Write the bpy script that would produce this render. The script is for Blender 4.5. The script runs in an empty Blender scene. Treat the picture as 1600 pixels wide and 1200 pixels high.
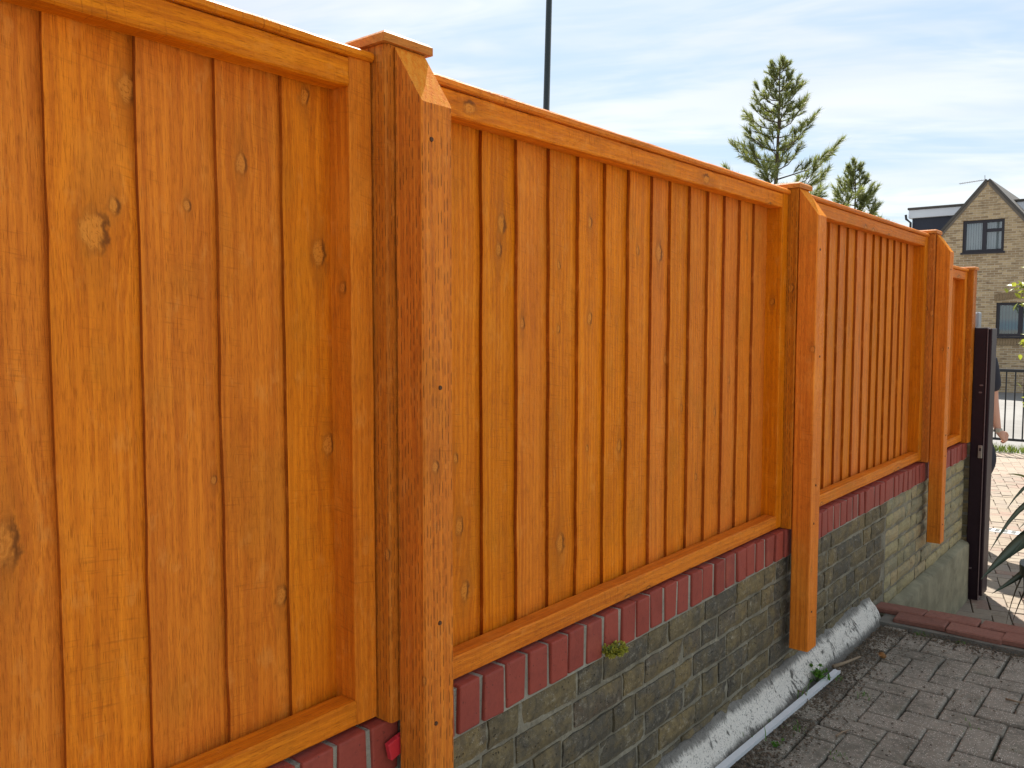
import bpy, bmesh, math, random
from mathutils import Vector, Matrix, noise as mnoise
from mathutils.geometry import delaunay_2d_cdt

sc = bpy.context.scene
col = sc.collection
R = math.radians
rng = random.Random(7)

# ------------------------------------------------------------------ camera
YAW, PITCH, ROLL = R(39.06), R(3.906), R(0.067)
CAM = Vector((1.157, 0.0, 1.296))
fw = Vector((-math.sin(YAW) * math.cos(PITCH), math.cos(YAW) * math.cos(PITCH), -math.sin(PITCH)))
rt = Vector((math.cos(YAW), math.sin(YAW), 0))
up = rt.cross(fw)
rt2 = rt * math.cos(ROLL) + up * math.sin(ROLL)
up2 = -rt * math.sin(ROLL) + up * math.cos(ROLL)
cd = bpy.data.cameras.new('camera')
cam = bpy.data.objects.new('camera', cd)
col.objects.link(cam)
M = Matrix((rt2, up2, -fw)).transposed().to_4x4()
M.translation = CAM
cam.matrix_world = M
cd.sensor_fit = 'HORIZONTAL'
cd.sensor_width = 36.0
cd.lens = 36.0 * 1334.8 / 1600.0
cd.clip_start = 0.02
cd.clip_end = 3000
sc.camera = cam

# ------------------------------------------------------------------ light
SUN_EL, SUN_AZ = R(46), R(-33)          # azimuth from +Y, clockwise positive
sun_dir = Vector((math.sin(SUN_AZ) * math.cos(SUN_EL), math.cos(SUN_AZ) * math.cos(SUN_EL), math.sin(SUN_EL)))
world = bpy.data.worlds.new('World')
sc.world = world
world.use_nodes = True
WN, WL = world.node_tree.nodes, world.node_tree.links
SKY_STRENGTH = 0.08
SUN_STRENGTH = 5.0
EXPOSURE = 1.28

sd = bpy.data.lights.new('sun', 'SUN')
sd.energy = SUN_STRENGTH
sd.angle = R(0.9)
sd.color = (1.0, 0.95, 0.86)
sun = bpy.data.objects.new('sun', sd)
col.objects.link(sun)
sun.rotation_euler = sun_dir.to_track_quat('Z', 'Y').to_euler()
sun.location = (-8, 12, 14)

sc.view_settings.view_transform = 'Standard'
sc.view_settings.look = 'None'
sc.view_settings.gamma = 1
sc.view_settings.exposure = EXPOSURE
sc.view_settings.use_curve_mapping = False
sc.cycles.max_bounces = 6
sc.cycles.diffuse_bounces = 4
sc.cycles.glossy_bounces = 2
sc.cycles.transmission_bounces = 3
sc.cycles.transparent_max_bounces = 6


# ------------------------------------------------------------------ node helper
class G:
    """small helper round a node tree; values are sockets or numbers"""
    def __init__(s, nt):
        s.nt, s.n, s.l = nt, nt.nodes, nt.links

    def put(s, sock, v):
        if v is None:
            return
        if isinstance(v, bpy.types.NodeSocket):
            s.l.new(v, sock)
        elif isinstance(v, (tuple, list)) and sock.type == 'RGBA' and len(v) == 3:
            sock.default_value = (*v, 1)
        else:
            sock.default_value = v

    def m(s, op, a, b=None, c=None, clamp=False):
        n = s.n.new('ShaderNodeMath')
        n.operation = op
        n.use_clamp = clamp
        for i, v in enumerate((a, b, c)):
            s.put(n.inputs[i], v)
        return n.outputs[0]

    def add(s, a, b): return s.m('ADD', a, b)
    def sub(s, a, b): return s.m('SUBTRACT', a, b)
    def mul(s, a, b): return s.m('MULTIPLY', a, b)

    def vec(s, x, y, z):
        n = s.n.new('ShaderNodeCombineXYZ')
        for i, v in enumerate((x, y, z)):
            s.put(n.inputs[i], v)
        return n.outputs[0]

    def sep(s, v):
        n = s.n.new('ShaderNodeSeparateXYZ')
        s.put(n.inputs[0], v)
        return n.outputs

    def noise(s, v, scale=1.0, detail=3.0, rough=0.5, dist=0.0):
        n = s.n.new('ShaderNodeTexNoise')
        s.put(n.inputs['Vector'], v)
        n.inputs['Scale'].default_value = scale
        n.inputs['Detail'].default_value = detail
        n.inputs['Roughness'].default_value = rough
        n.inputs['Distortion'].default_value = dist
        return n.outputs[0]

    def voro(s, v, scale=1.0, out='Distance', feature='F1', rand=1.0):
        n = s.n.new('ShaderNodeTexVoronoi')
        n.feature = feature
        s.put(n.inputs['Vector'], v)
        n.inputs['Scale'].default_value = scale
        n.inputs['Randomness'].default_value = rand
        return n.outputs[out]

    def mr(s, v, a, b, c=0.0, d=1.0, smooth=True):
        n = s.n.new('ShaderNodeMapRange')
        n.interpolation_type = 'SMOOTHSTEP' if smooth else 'LINEAR'
        s.put(n.inputs[0], v)
        for i, q in enumerate((a, b, c, d)):
            s.put(n.inputs[i + 1], q)
        return n.outputs[0]

    def mix(s, f, a, b, mode='MIX'):
        n = s.n.new('ShaderNodeMix')
        n.data_type = 'RGBA'
        n.blend_type = mode
        n.clamp_factor = True
        s.put(n.inputs[0], f)
        s.put(n.inputs[6], a)
        s.put(n.inputs[7], b)
        return n.outputs[2]

    def ramp(s, f, stops):
        n = s.n.new('ShaderNodeValToRGB')
        e = n.color_ramp.elements
        while len(e) < len(stops):
            e.new(0.5)
        for q, (p, c) in zip(e, stops):
            q.position = p
            q.color = (*c, 1)
        s.put(n.inputs[0], f)
        return n.outputs[0]

    def obj_co(s):
        return s.n.new('ShaderNodeTexCoord').outputs['Object']

    def rand(s):
        return s.n.new('ShaderNodeObjectInfo').outputs['Random']

    def bump(s, h, dist=0.002, strength=1.0):
        n = s.n.new('ShaderNodeBump')
        n.inputs['Strength'].default_value = strength
        n.inputs['Distance'].default_value = dist
        s.put(n.inputs['Height'], h)
        return n.outputs[0]


def mat(name):
    m = bpy.data.materials.new(name)
    m.use_nodes = True
    nt = m.node_tree
    b = nt.nodes['Principled BSDF']
    return m, G(nt), b


def plain(name, c, rough=0.6, metal=0.0, var=0.12, scale=30, bump=0.0, spec=0.5):
    m, g, b = mat(name)
    co = g.obj_co()
    n = g.noise(co, scale, 4, 0.6)
    dark = tuple(x * (1 - var) for x in c)
    lite = tuple(min(1, x * (1 + var)) for x in c)
    g.put(b.inputs['Base Color'], g.mix(n, dark, lite))
    b.inputs['Roughness'].default_value = rough
    b.inputs['Metallic'].default_value = metal
    b.inputs['Specular IOR Level'].default_value = spec
    if bump:
        g.put(b.inputs['Normal'], g.bump(n, bump))
    return m


# ------------------------------------------------------------------ sky
def build_world():
    WN.clear()
    g = G(world.node_tree)
    out = WN.new('ShaderNodeOutputWorld')
    bg = WN.new('ShaderNodeBackground')
    sky = WN.new('ShaderNodeTexSky')
    sky.sky_type = 'NISHITA'
    sky.sun_disc = False
    sky.sun_elevation = SUN_EL
    sky.sun_rotation = SUN_AZ % (2 * math.pi)
    sky.air_density = 1.0
    sky.dust_density = 1.2
    sky.ozone_density = 1.3
    d = WN.new('ShaderNodeTexCoord').outputs['Generated']
    x, y, z = g.sep(d)
    zz = g.m('MAXIMUM', z, 0.0)
    k = g.m('DIVIDE', 1.0, g.add(zz, 0.16))
    # cloud sheet seen in perspective; streaks run across the fence direction
    ca, sa = math.cos(R(25)), math.sin(R(25))
    px, py = g.mul(x, k), g.mul(y, k)
    u = g.add(g.mul(px, ca), g.mul(py, sa))
    v = g.sub(g.mul(py, ca), g.mul(px, sa))
    p1 = g.vec(g.mul(u, 0.55), g.mul(v, 1.25), 3.1)
    n1 = g.noise(p1, 1.0, 5, 0.58, 0.6)
    p2 = g.vec(g.mul(u, 1.6), g.mul(v, 4.6), 7.7)
    n2 = g.noise(p2, 1.0, 4, 0.6, 0.9)
    n = g.add(g.mul(n1, 0.72), g.mul(n2, 0.28))
    cover = g.mr(n, 0.37, 0.55)
    shade = g.mr(g.noise(g.vec(g.mul(u, 0.9), g.mul(v, 2.6), 1.3), 1.0, 3, 0.55, 0.4), 0.35, 0.7)
    veil = (2.55, 3.45, 4.4)                                   # thin high cloud, blue showing through
    cloud = g.mix(shade, (3.95, 4.2, 4.35), (5.0, 5.05, 5.0))
    c = g.mix(0.78, sky.outputs[0], g.mix(cover, veil, cloud))
    g.put(bg.inputs[0], c)
    bg.inputs[1].default_value = SKY_STRENGTH
    WL.new(bg.outputs[0], out.inputs[0])


build_world()


# ------------------------------------------------------------------ mesh helpers
def tag(o, label=None, cat=None, group=None, kind=None):
    if label: o['label'] = label
    if cat: o['category'] = cat
    if group: o['group'] = group
    if kind: o['kind'] = kind
    return o


def wloc(o):
    p = Vector(o.location)
    while o.parent:
        o = o.parent
        p += Vector(o.location)
    return p


def put(name, me, m=None, parent=None, at=(0, 0, 0), rot=None):
    """link a mesh at a world position (parents are never rotated)"""
    o = bpy.data.objects.new(name, me)
    col.objects.link(o)
    at = Vector(at)
    if parent is not None:
        o.parent = parent
        at = at - wloc(parent)
    o.location = at
    if rot is not None:
        o.rotation_euler = rot
    if m is not None and me is not None and not me.materials:
        me.materials.append(m)
    return o


def thing(name, at, label, cat, group=None):
    o = bpy.data.objects.new(name, None)
    col.objects.link(o)
    o.location = at
    o.empty_display_size = 0.1
    return tag(o, label, cat, group)


def mesh(name, v, f, smooth=False):
    me = bpy.data.meshes.new(name)
    me.from_pydata([tuple(q) for q in v], [], f)
    if smooth:
        me.polygons.foreach_set('use_smooth', [True] * len(me.polygons))
    me.update()
    return me


def from_bm(name, bm, smooth=False):
    me = bpy.data.meshes.new(name)
    bmesh.ops.recalc_face_normals(bm, faces=bm.faces)
    bm.to_mesh(me)
    bm.free()
    if smooth:
        me.polygons.foreach_set('use_smooth', [True] * len(me.polygons))
    return me


def bbox(sx, sy, sz, bev=0.0, jit=0.0, seed=0, segs=1):
    """bevelled box centred on the origin"""
    bm = bmesh.new()
    bmesh.ops.create_cube(bm, size=1)
    r = random.Random(seed)
    for v in bm.verts:
        v.co = Vector((v.co.x * sx, v.co.y * sy, v.co.z * sz)) + Vector([r.uniform(-jit, jit) for _ in range(3)])
    if bev:
        bmesh.ops.bevel(bm, geom=list(bm.edges), offset=bev, segments=segs, affect='EDGES', profile=0.5)
    return from_bm('box', bm)


def span(name, a, b, m, parent, bev=0.0025, jit=0.0, seed=0):
    """a bevelled box between two corners, its origin at its centre"""
    a, b = Vector(a), Vector(b)
    s = b - a
    return put(name, bbox(abs(s.x), abs(s.y), abs(s.z), bev, jit, seed), m, parent, (a + b) / 2)


def tube(path, radii, n=8, cap=True):
    """a swept tube, returns verts, faces"""
    vs, fs = [], []
    P = [Vector(p) for p in path]
    for i, p in enumerate(P):
        t = (P[min(i + 1, len(P) - 1)] - P[max(i - 1, 0)]).normalized()
        a = t.orthogonal().normalized() if abs(t.z) > 0.95 else t.cross(Vector((0, 0, 1))).normalized()
        b = t.cross(a)
        r = radii[i] if isinstance(radii, (list, tuple)) else radii
        for k in range(n):
            w = 2 * math.pi * k / n
            vs.append(p + (a * math.cos(w) + b * math.sin(w)) * r)
    for i in range(len(P) - 1):
        for k in range(n):
            fs.append((i * n + k, i * n + (k + 1) % n, (i + 1) * n + (k + 1) % n, (i + 1) * n + k))
    if cap:
        fs.append(tuple(range(n - 1, -1, -1)))
        fs.append(tuple(range((len(P) - 1) * n, len(P) * n)))
    return vs, fs


class Soup:
    def __init__(s): s.v, s.f = [], []

    def add(s, v, f):
        o = len(s.v)
        s.v += [Vector(q) for q in v]
        s.f += [tuple(i + o for i in q) for q in f]
        return s

    def box(s, a, b):
        x0, y0, z0 = a
        x1, y1, z1 = b
        v = [(x, y, z) for x in (x0, x1) for y in (y0, y1) for z in (z0, z1)]
        return s.add(v, [(0, 1, 3, 2), (4, 6, 7, 5), (0, 4, 5, 1), (2, 3, 7, 6), (0, 2, 6, 4), (1, 5, 7, 3)])

    def tube(s, path, r, n=8):
        return s.add(*tube(path, r, n))

    def mesh(s, name, smooth=False, origin=(0, 0, 0)):
        o = Vector(origin)
        return mesh(name, [q - o for q in s.v], s.f, smooth)


# ------------------------------------------------------------------ materials
KN = ('knot_a', 'knot_b', 'knot_c')


def wood(name, axis='Z', light=(0.89, 0.262, 0.009), deep=(0.60, 0.145, 0.004), incised=False, rough=0.56, saw=1.0, tint=1.0, knots=True):
    m, g, b = mat(name)
    x, y, z = g.sep(g.obj_co())
    rnd = g.rand()
    if axis == 'Z':
        al, cr, dp = z, (g.add(y, x) if incised else y), x
    elif axis == 'P':
        al, cr, dp = z, g.add(y, g.mul(x, 0.9)), g.sub(x, y)
    else:
        al, cr, dp = y, g.add(z, g.mul(x, 0.8)), x
    off = g.mul(rnd, 53.0)
    broad = g.noise(g.vec(g.mul(cr, 9), g.mul(al, 1.9), g.add(off, 9)), 1, 2, 0.6)
    kin = None
    crw = g.add(cr, g.mul(g.sub(broad, 0.5), 0.022))
    if knots:
        wob = g.sub(g.noise(g.vec(g.mul(cr, 85), g.mul(al, 60), g.mul(rnd, 60)), 1, 2), 0.5)
        for k in KN:
            at = g.n.new('ShaderNodeAttribute')
            at.attribute_type = 'OBJECT'
            at.attribute_name = k
            ky, kz, kr = g.sep(at.outputs['Vector'])
            dy = g.sub(cr, ky)
            dz = g.sub(al, kz)
            d = g.m('DIVIDE', g.m('SQRT', g.add(g.mul(dy, dy), g.mul(g.mul(dz, dz), 0.45))), g.m('MAXIMUM', kr, 0.00001))
            d = g.add(d, g.mul(wob, g.m('MINIMUM', g.mul(d, 1.1), 1.4)))
            e = g.m('EXPONENT', g.mul(g.mul(d, d), -0.14))
            crw = g.sub(crw, g.mul(g.mul(dy, e), 0.85))
            inner = g.mr(d, 1.05, 0.75)
            ring = g.mul(g.mr(d, 0.55, 0.95), g.mr(d, 1.5, 1.0))
            dl = g.m('DIVIDE', g.m('SQRT', g.add(g.mul(dy, dy), g.mul(g.mul(dz, dz), 0.07))), g.m('MAXIMUM', kr, 0.00001))
            dl = g.add(dl, g.mul(wob, 1.6))
            halo = g.m('EXPONENT', g.mul(g.m('POWER', g.m('MAXIMUM', g.sub(dl, 0.5), 0.0), 2.0), -0.8))
            rings = g.mul(g.m('SINE', g.add(g.mul(d, 14.0), g.mul(wob, 9.0))), 0.5)
            # a dark lune on one side where the knot has pulled away
            lune = g.mul(ring, g.mr(g.add(g.m('DIVIDE', dy, g.m('MAXIMUM', kr, 0.00001)), g.mul(wob, 2.0)), 0.2, 1.0))
            pack = (inner, ring, halo, lune, rings)
            kin = list(pack) if kin is None else [g.m('MAXIMUM', p, q) for p, q in zip(kin, pack)]
    grain = g.noise(g.vec(g.mul(crw, 95), g.mul(al, 1.6), g.add(g.mul(dp, 60), off)), 1, 3, 0.6)
    fine = g.noise(g.vec(g.mul(cr, 480), g.mul(al, 14), g.add(g.mul(dp, 300), off)), 1, 2, 0.65)
    lines = g.m('SINE', g.add(g.mul(crw, 420), g.mul(grain, 7.0)))
    blot = g.noise(g.vec(g.mul(cr, 30), g.mul(al, 15), g.add(off, 3)), 1, 4, 0.68)
    sawn = g.noise(g.vec(g.mul(cr, 16), g.add(g.mul(al, 240), g.mul(cr, 34)), off), 1, 2, 0.7)
    speck = g.noise(g.vec(g.mul(cr, 900), g.mul(al, 42), g.add(g.mul(dp, 400), off)), 1, 1, 0.5)
    sawband = g.mr(broad, 0.40, 0.60)
    f = g.add(g.add(g.mul(grain, 0.50), g.mul(fine, 0.30)), g.mul(lines, 0.03))
    c = g.mix(g.mr(f, 0.25, 0.56), deep, light)
    dk = lambda r_, g_, b_: (deep[0] * r_, deep[1] * g_, deep[2] * b_)
    c = g.mix(g.mul(g.mr(broad, 0.50, 0.72), 0.26), c, dk(0.80, 0.74, 0.75))
    patch = g.noise(g.vec(g.mul(cr, 5.5), g.mul(al, 3.6), g.add(off, 41)), 1, 3, 0.6)
    c = g.mix(g.mul(g.mr(patch, 0.52, 0.70), 0.32), c, (0.52, 0.185, 0.010))
    c = g.mix(g.mul(g.mr(patch, 0.42, 0.28), 0.35), c, (0.92, 0.32, 0.028))
    c = g.mix(g.mul(g.mr(blot, 0.54, 0.74), 0.36), c, dk(0.66, 0.58, 0.6))
    c = g.mix(g.mul(g.mr(blot, 0.46, 0.28), 0.40), c, (0.84, 0.31, 0.045))
    c = g.mix(g.mul(g.mul(g.mr(sawn, 0.55, 0.74), sawband), 0.36 * saw), c, dk(0.58, 0.50, 0.5))
    c = g.mix(g.mul(g.mr(speck, 0.56, 0.74), 0.40), c, dk(0.55, 0.46, 0.5))
    h = g.add(g.mul(fine, 0.7), g.mul(sawn, 0.55 * saw))
    h = g.sub(h, g.mul(g.mr(speck, 0.58, 0.76), 0.5))
    if knots:
        inner, ring, halo, lune, rings = kin
        c = g.mix(g.mul(halo, 0.46), c, (0.42, 0.118, 0.008))
        c = g.mix(g.mul(inner, 0.46), c, g.mix(g.mr(rings, -0.4, 0.5), (0.44, 0.13, 0.010), (0.86, 0.33, 0.045)))
        c = g.mix(g.mul(ring, 0.26), c, (0.28, 0.085, 0.010))
        c = g.mix(g.mul(lune, 0.72), c, (0.10, 0.03, 0.006))
    if incised:
        uu = g.mul(cr, 1 / 0.0078)
        row = g.m('FLOOR', uu)
        fu = g.m('ABSOLUTE', g.sub(g.m('FRACT', uu), 0.5))
        wn = g.n.new('ShaderNodeTexWhiteNoise')
        wn.noise_dimensions = '1D'
        g.put(wn.inputs['W'], row)
        vv = g.add(g.mul(al, 1 / 0.032), g.mul(wn.outputs[0], 9.0))
        fv = g.m('FRACT', vv)
        wn2 = g.n.new('ShaderNodeTexWhiteNoise')
        wn2.noise_dimensions = '2D'
        g.put(wn2.inputs['Vector'], g.vec(row, g.m('FLOOR', vv), 0))
        keep = g.mr(wn2.outputs[0], 0.1, 0.9, 0.12, 1.0)
        dash = g.mul(g.mul(g.mr(fu, 0.17, 0.07), g.mul(g.mr(fv, 0.0, 0.15), g.mr(fv, 0.85, 0.6))), keep)
        c = g.mix(g.mul(dash, 0.70), c, (0.20, 0.06, 0.008))
        h = g.sub(h, g.mul(dash, 1.1))
    # every piece took the stain a little differently
    hs = g.n.new('ShaderNodeHueSaturation')
    r2 = g.m('FRACT', g.mul(rnd, 91.7))
    g.put(hs.inputs['Value'], g.mul(g.mr(rnd, 0, 1, 0.90, 1.03, False), tint))
    g.put(hs.inputs['Saturation'], g.mr(r2, 0, 1, 0.98, 1.01, False))
    g.put(hs.inputs['Hue'], g.mr(r2, 0, 1, 0.4985, 0.5015, False))
    g.put(hs.inputs['Color'], c)
    g.put(b.inputs['Base Color'], hs.outputs[0])
    g.put(b.inputs['Roughness'], g.mr(fine, 0.2, 0.8, rough - 0.08, rough + 0.16))
    b.inputs['Specular IOR Level'].default_value = 0.16
    g.put(b.inputs['Normal'], g.bump(h, 0.0015, 0.75))
    return m


M_BOARD = wood('stained_board', 'Z')
M_EDGEW = wood('dark_board_edge', 'P', light=(0.46, 0.118, 0.007), deep=(0.28, 0.066, 0.005), knots=False)  # thick board edges, darker than the faces
M_RAIL = wood('stained_rail', 'Y', saw=1.9)
M_STILE = wood('stained_stile', 'P', tint=0.9)
M_POST = wood('stained_incised_post', 'Z', light=(0.68, 0.205, 0.012), deep=(0.48, 0.122, 0.005), incised=True)
M_SPUR = wood('stained_spur', 'P', incised=False)
M_SPURI = wood('stained_incised_spur', 'Z', incised=True)
M_CAP = wood('stained_cap', 'Y', light=(0.74, 0.27, 0.04), deep=(0.52, 0.16, 0.02), knots=False)
M_CUT = wood('fresh_cut_stain', 'P', light=(0.92, 0.36, 0.03), deep=(0.84, 0.22, 0.004), rough=0.8, knots=False)
M_CUT.node_tree.nodes['Principled BSDF'].inputs['Specular IOR Level'].default_value = 0.04


def brick_mat(name, stops, pits=1.0, specks=0.0, soot=0.5, rough=0.85, bump=0.005):
    m, g, b = mat(name)
    co = g.obj_co()
    rnd = g.rand()
    off = g.n.new('ShaderNodeVectorMath')
    off.operation = 'ADD'
    g.put(off.inputs[0], co)
    g.put(off.inputs[1], g.vec(g.mul(rnd, 31), g.mul(rnd, 17), g.mul(rnd, 7)))
    v = off.outputs[0]
    n1 = g.noise(v, 14, 5, 0.65)
    n2 = g.noise(v, 70, 5, 0.7)
    n3 = g.noise(v, 260, 3, 0.6)
    base = g.ramp(g.add(g.mul(rnd, 0.72), g.mul(g.sub(n1, 0.36), 0.8)), stops)
    c = g.mix(g.mul(g.mr(n2, 0.42, 0.72), soot), base, tuple(q * 0.42 for q in stops[0][1]))
    pit = g.mul(g.mr(g.voro(v, 95), 0.26, 0.12), g.mr(g.noise(v, 40, 2), 0.5, 0.62))
    c = g.mix(g.mul(pit, 0.8 * pits), c, (0.018, 0.015, 0.012))
    if specks:
        sp = g.mul(g.mr(g.noise(v, 420, 2, 0.5), 0.64, 0.72), g.mr(g.noise(v, 18, 3), 0.48, 0.66))
        c = g.mix(g.mul(sp, specks), c, (0.62, 0.60, 0.54))
    g.put(b.inputs['Base Color'], c)
    b.inputs['Roughness'].default_value = rough
    b.inputs['Specular IOR Level'].default_value = 0.3
    h = g.sub(g.add(g.mul(n2, 0.7), g.mul(n3, 0.35)), g.mul(pit, 0.8 * pits))
    g.put(b.inputs['Normal'], g.bump(h, bump))
    return m


def weather(g, b, lime=0.5, algae=0.5):
    """lime bloom, algae and soot lying across bricks and joints alike"""
    pos = g.n.new('ShaderNodeNewGeometry').outputs['Position']
    x, y, z = g.sep(pos)
    src = b.inputs['Base Color'].links[0].from_socket
    n1 = g.noise(g.vec(x, g.mul(y, 7), g.mul(z, 9)), 1, 4, 0.65)
    n2 = g.noise(g.vec(x, g.mul(y, 38), g.mul(z, 60)), 1, 4, 0.7)
    n3 = g.noise(g.vec(x, g.mul(y, 240), g.mul(z, 240)), 1, 2, 0.6)
    c = g.mix(g.mul(g.mr(n1, 0.48, 0.70), algae), src, (0.105, 0.085, 0.048))
    c = g.mix(g.mul(g.mul(g.mr(n2, 0.50, 0.72), g.mr(n1, 0.56, 0.40)), lime), c, (0.50, 0.46, 0.36))
    c = g.mix(g.mul(g.mul(g.mr(n3, 0.64, 0.70), g.mr(n2, 0.46, 0.6)), 0.8 * lime), c, (0.75, 0.73, 0.66))
    c = g.mix(g.mul(g.mr(n3, 0.40, 0.30), 0.5), c, (0.05, 0.043, 0.03))
    g.put(b.inputs['Base Color'], c)


M_STOCK = brick_mat('old_stock_brick', [(0.0, (0.075, 0.068, 0.054)), (0.25, (0.20, 0.155, 0.078)), (0.45, (0.095, 0.086, 0.068)), (0.7, (0.235, 0.175, 0.080)), (0.85, (0.125, 0.105, 0.076)), (1.0, (0.165, 0.112, 0.068))], 1.0, 0.75, 0.55)
M_STOCK2 = brick_mat('newer_stock_brick', [(0.0, (0.23, 0.20, 0.115)), (0.3, (0.40, 0.335, 0.175)), (0.55, (0.27, 0.245, 0.155)), (0.8, (0.45, 0.345, 0.18)), (1.0, (0.33, 0.255, 0.155))], 0.5, 0.25, 0.3)
M_RED = brick_mat('red_engineering_brick', [(0.0, (0.24, 0.045, 0.032)), (0.4, (0.34, 0.064, 0.042)), (0.75, (0.28, 0.056, 0.040)), (1.0, (0.40, 0.095, 0.055))], 0.55, 0.0, 0.22, 0.62, 0.0012)
M_EDGE = brick_mat('red_edging_brick', [(0.0, (0.20, 0.085, 0.062)), (0.5, (0.27, 0.118, 0.085)), (1.0, (0.32, 0.155, 0.115))], 0.4, 0.2, 0.35, 0.8, 0.002)
M_DRIVE = brick_mat('pale_block_paver', [(0.0, (0.20, 0.15, 0.11)), (0.3, (0.27, 0.22, 0.165)), (0.6, (0.235, 0.19, 0.15)), (0.85, (0.25, 0.16, 0.12)), (1.0, (0.30, 0.25, 0.19))], 0.3, 0.2, 0.25, 0.85, 0.002)


def mortar_mat(name, c, scale=60, white=0.35):
    m, g, b = mat(name)
    co = g.obj_co()
    n1 = g.noise(co, 6, 5, 0.6)
    n2 = g.noise(co, scale, 5, 0.7)
    n3 = g.noise(co, 300, 3, 0.6)
    k = g.mix(g.mr(n1, 0.3, 0.7), tuple(q * 0.62 for q in c), c)
    k = g.mix(g.mul(g.mr(n2, 0.52, 0.72), 0.6), k, tuple(q * 0.4 for q in c))
    k = g.mix(g.mul(g.mul(g.mr(n3, 0.58, 0.68), g.mr(n2, 0.55, 0.42)), white), k, (0.62, 0.61, 0.56))
    g.put(b.inputs['Base Color'], k)
    b.inputs['Roughness'].default_value = 0.95
    b.inputs['Specular IOR Level'].default_value = 0.2
    g.put(b.inputs['Normal'], g.bump(g.add(n2, g.mul(n3, 0.6)), 0.004))
    return m


M_MORTAR = mortar_mat('grey_mortar', (0.31, 0.285, 0.215))
weather(G(M_MORTAR.node_tree), M_MORTAR.node_tree.nodes['Principled BSDF'], 0.6, 0.5)
M_MORTAR2 = mortar_mat('coping_mortar', (0.42, 0.40, 0.33), 120, 0.4)
M_PLINTH = mortar_mat('render_plinth', (0.33, 0.305, 0.205), 9, 0.1)


def fillet_mat():
    m, g, b = mat('flaking_white_paint')
    x, y, z = g.sep(g.obj_co())
    v = g.vec(x, y, z)
    n1 = g.noise(v, 9, 5, 0.65)
    n2 = g.noise(g.vec(g.mul(x, 40), g.mul(y, 75), g.mul(z, 16)), 1, 5, 0.7)
    n3 = g.noise(v, 180, 3, 0.6)
    paint = g.mr(g.add(g.mul(n2, 0.5), g.mul(n1, 0.5)), 0.41, 0.455)
    # the paint wore off along the top edge; darker grey towards the foot
    edge = g.mul(g.mr(g.add(z, g.mul(g.sub(n2, 0.5), 0.05)), 0.038, 0.060, 1.0, 0.10), g.mr(g.add(z, g.mul(g.sub(n2, 0.5), 0.05)), -0.034, -0.006, 0.08, 1.0))
    f = g.mul(paint, edge)
    c0 = g.mix(n3, (0.085, 0.08, 0.068), (0.22, 0.205, 0.18))
    c1 = g.mix(n2, (0.66, 0.61, 0.53), (0.90, 0.85, 0.76))
    c = g.mix(f, c0, c1)
    c = g.mix(g.mul(g.mr(g.add(g.mul(n3, 0.7), g.mul(n2, 0.3)), 0.54, 0.62), 0.75), c, (0.085, 0.08, 0.068))
    g.put(b.inputs['Base Color'], c)
    b.inputs['Roughness'].default_value = 0.9
    g.put(b.inputs['Normal'], g.bump(g.add(g.add(n3, g.mul(n2, 1.5)), g.mul(f, 0.8)), 0.004))
    return m


M_FILLET = fillet_mat()


def paver_mat():
    m, g, b = mat('weathered_concrete_paver')
    co = g.obj_co()
    rnd = g.rand()
    vm = g.n.new('ShaderNodeVectorMath')
    g.put(vm.inputs[0], co)
    g.put(vm.inputs[1], g.vec(g.mul(rnd, 29), g.mul(rnd, 13), 0))
    v = vm.outputs[0]
    n1 = g.noise(v, 18, 5, 0.65)
    n2 = g.noise(v, 190, 4, 0.7)
    c = g.mix(g.mr(n1, 0.3, 0.7), (0.205, 0.185, 0.148), (0.325, 0.29, 0.232))
    c = g.mix(g.mr(rnd, 0, 1, 0, 0.5), c, (0.305, 0.272, 0.222))
    c = g.mix(g.mul(g.mr(n2, 0.48, 0.7), 0.6), c, (0.19, 0.16, 0.127))
    cell = g.n.new('ShaderNodeTexVoronoi')
    g.put(cell.inputs['Vector'], v)
    cell.inputs['Scale'].default_value = 190
    sel = g.sep(cell.outputs['Color'])[0]
    cell.inputs['Randomness'].default_value = 1.0
    sp = g.mul(g.mr(cell.outputs['Distance'], 0.46, 0.28), g.mr(sel, 0.62, 0.70))
    c = g.mix(g.mul(sp, 0.95), c, g.mix(sel, (0.45, 0.38, 0.30), (0.80, 0.72, 0.62)))
    c = g.mix(g.mul(g.mr(g.noise(v, 7, 4, 0.6), 0.55, 0.75), 0.4), c, (0.13, 0.135, 0.085))
    pos = g.n.new('ShaderNodeNewGeometry').outputs['Position']
    d1 = g.noise(pos, 3.2, 4, 0.65)
    d2 = g.noise(pos, 55, 4, 0.7)
    c = g.mix(g.mul(g.mr(g.add(g.mul(d1, 0.6), g.mul(d2, 0.4)), 0.48, 0.62), 0.66), c, (0.115, 0.105, 0.080))
    g.put(b.inputs['Base Color'], c)
    b.inputs['Roughness'].default_value = 0.88
    b.inputs['Specular IOR Level'].default_value = 0.35
    g.put(b.inputs['Normal'], g.bump(g.add(n2, g.mul(sp, 0.6)), 0.003))
    return m


M_PAVER = paver_mat()


def soil_mat():
    m, g, b = mat('soil_and_moss')
    co = g.obj_co()
    n1 = g.noise(co, 6, 5, 0.6)
    n2 = g.noise(co, 120, 5, 0.7)
    c = g.mix(n2, (0.020, 0.017, 0.012), (0.070, 0.060, 0.042))
    c = g.mix(g.mul(g.mr(n1, 0.5, 0.66), 0.55), c, (0.05, 0.07, 0.022))
    g.put(b.inputs['Base Color'], c)
    b.inputs['Roughness'].default_value = 1.0
    g.put(b.inputs['Normal'], g.bump(n2, 0.006))
    return m


M_SOIL = soil_mat()


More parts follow.
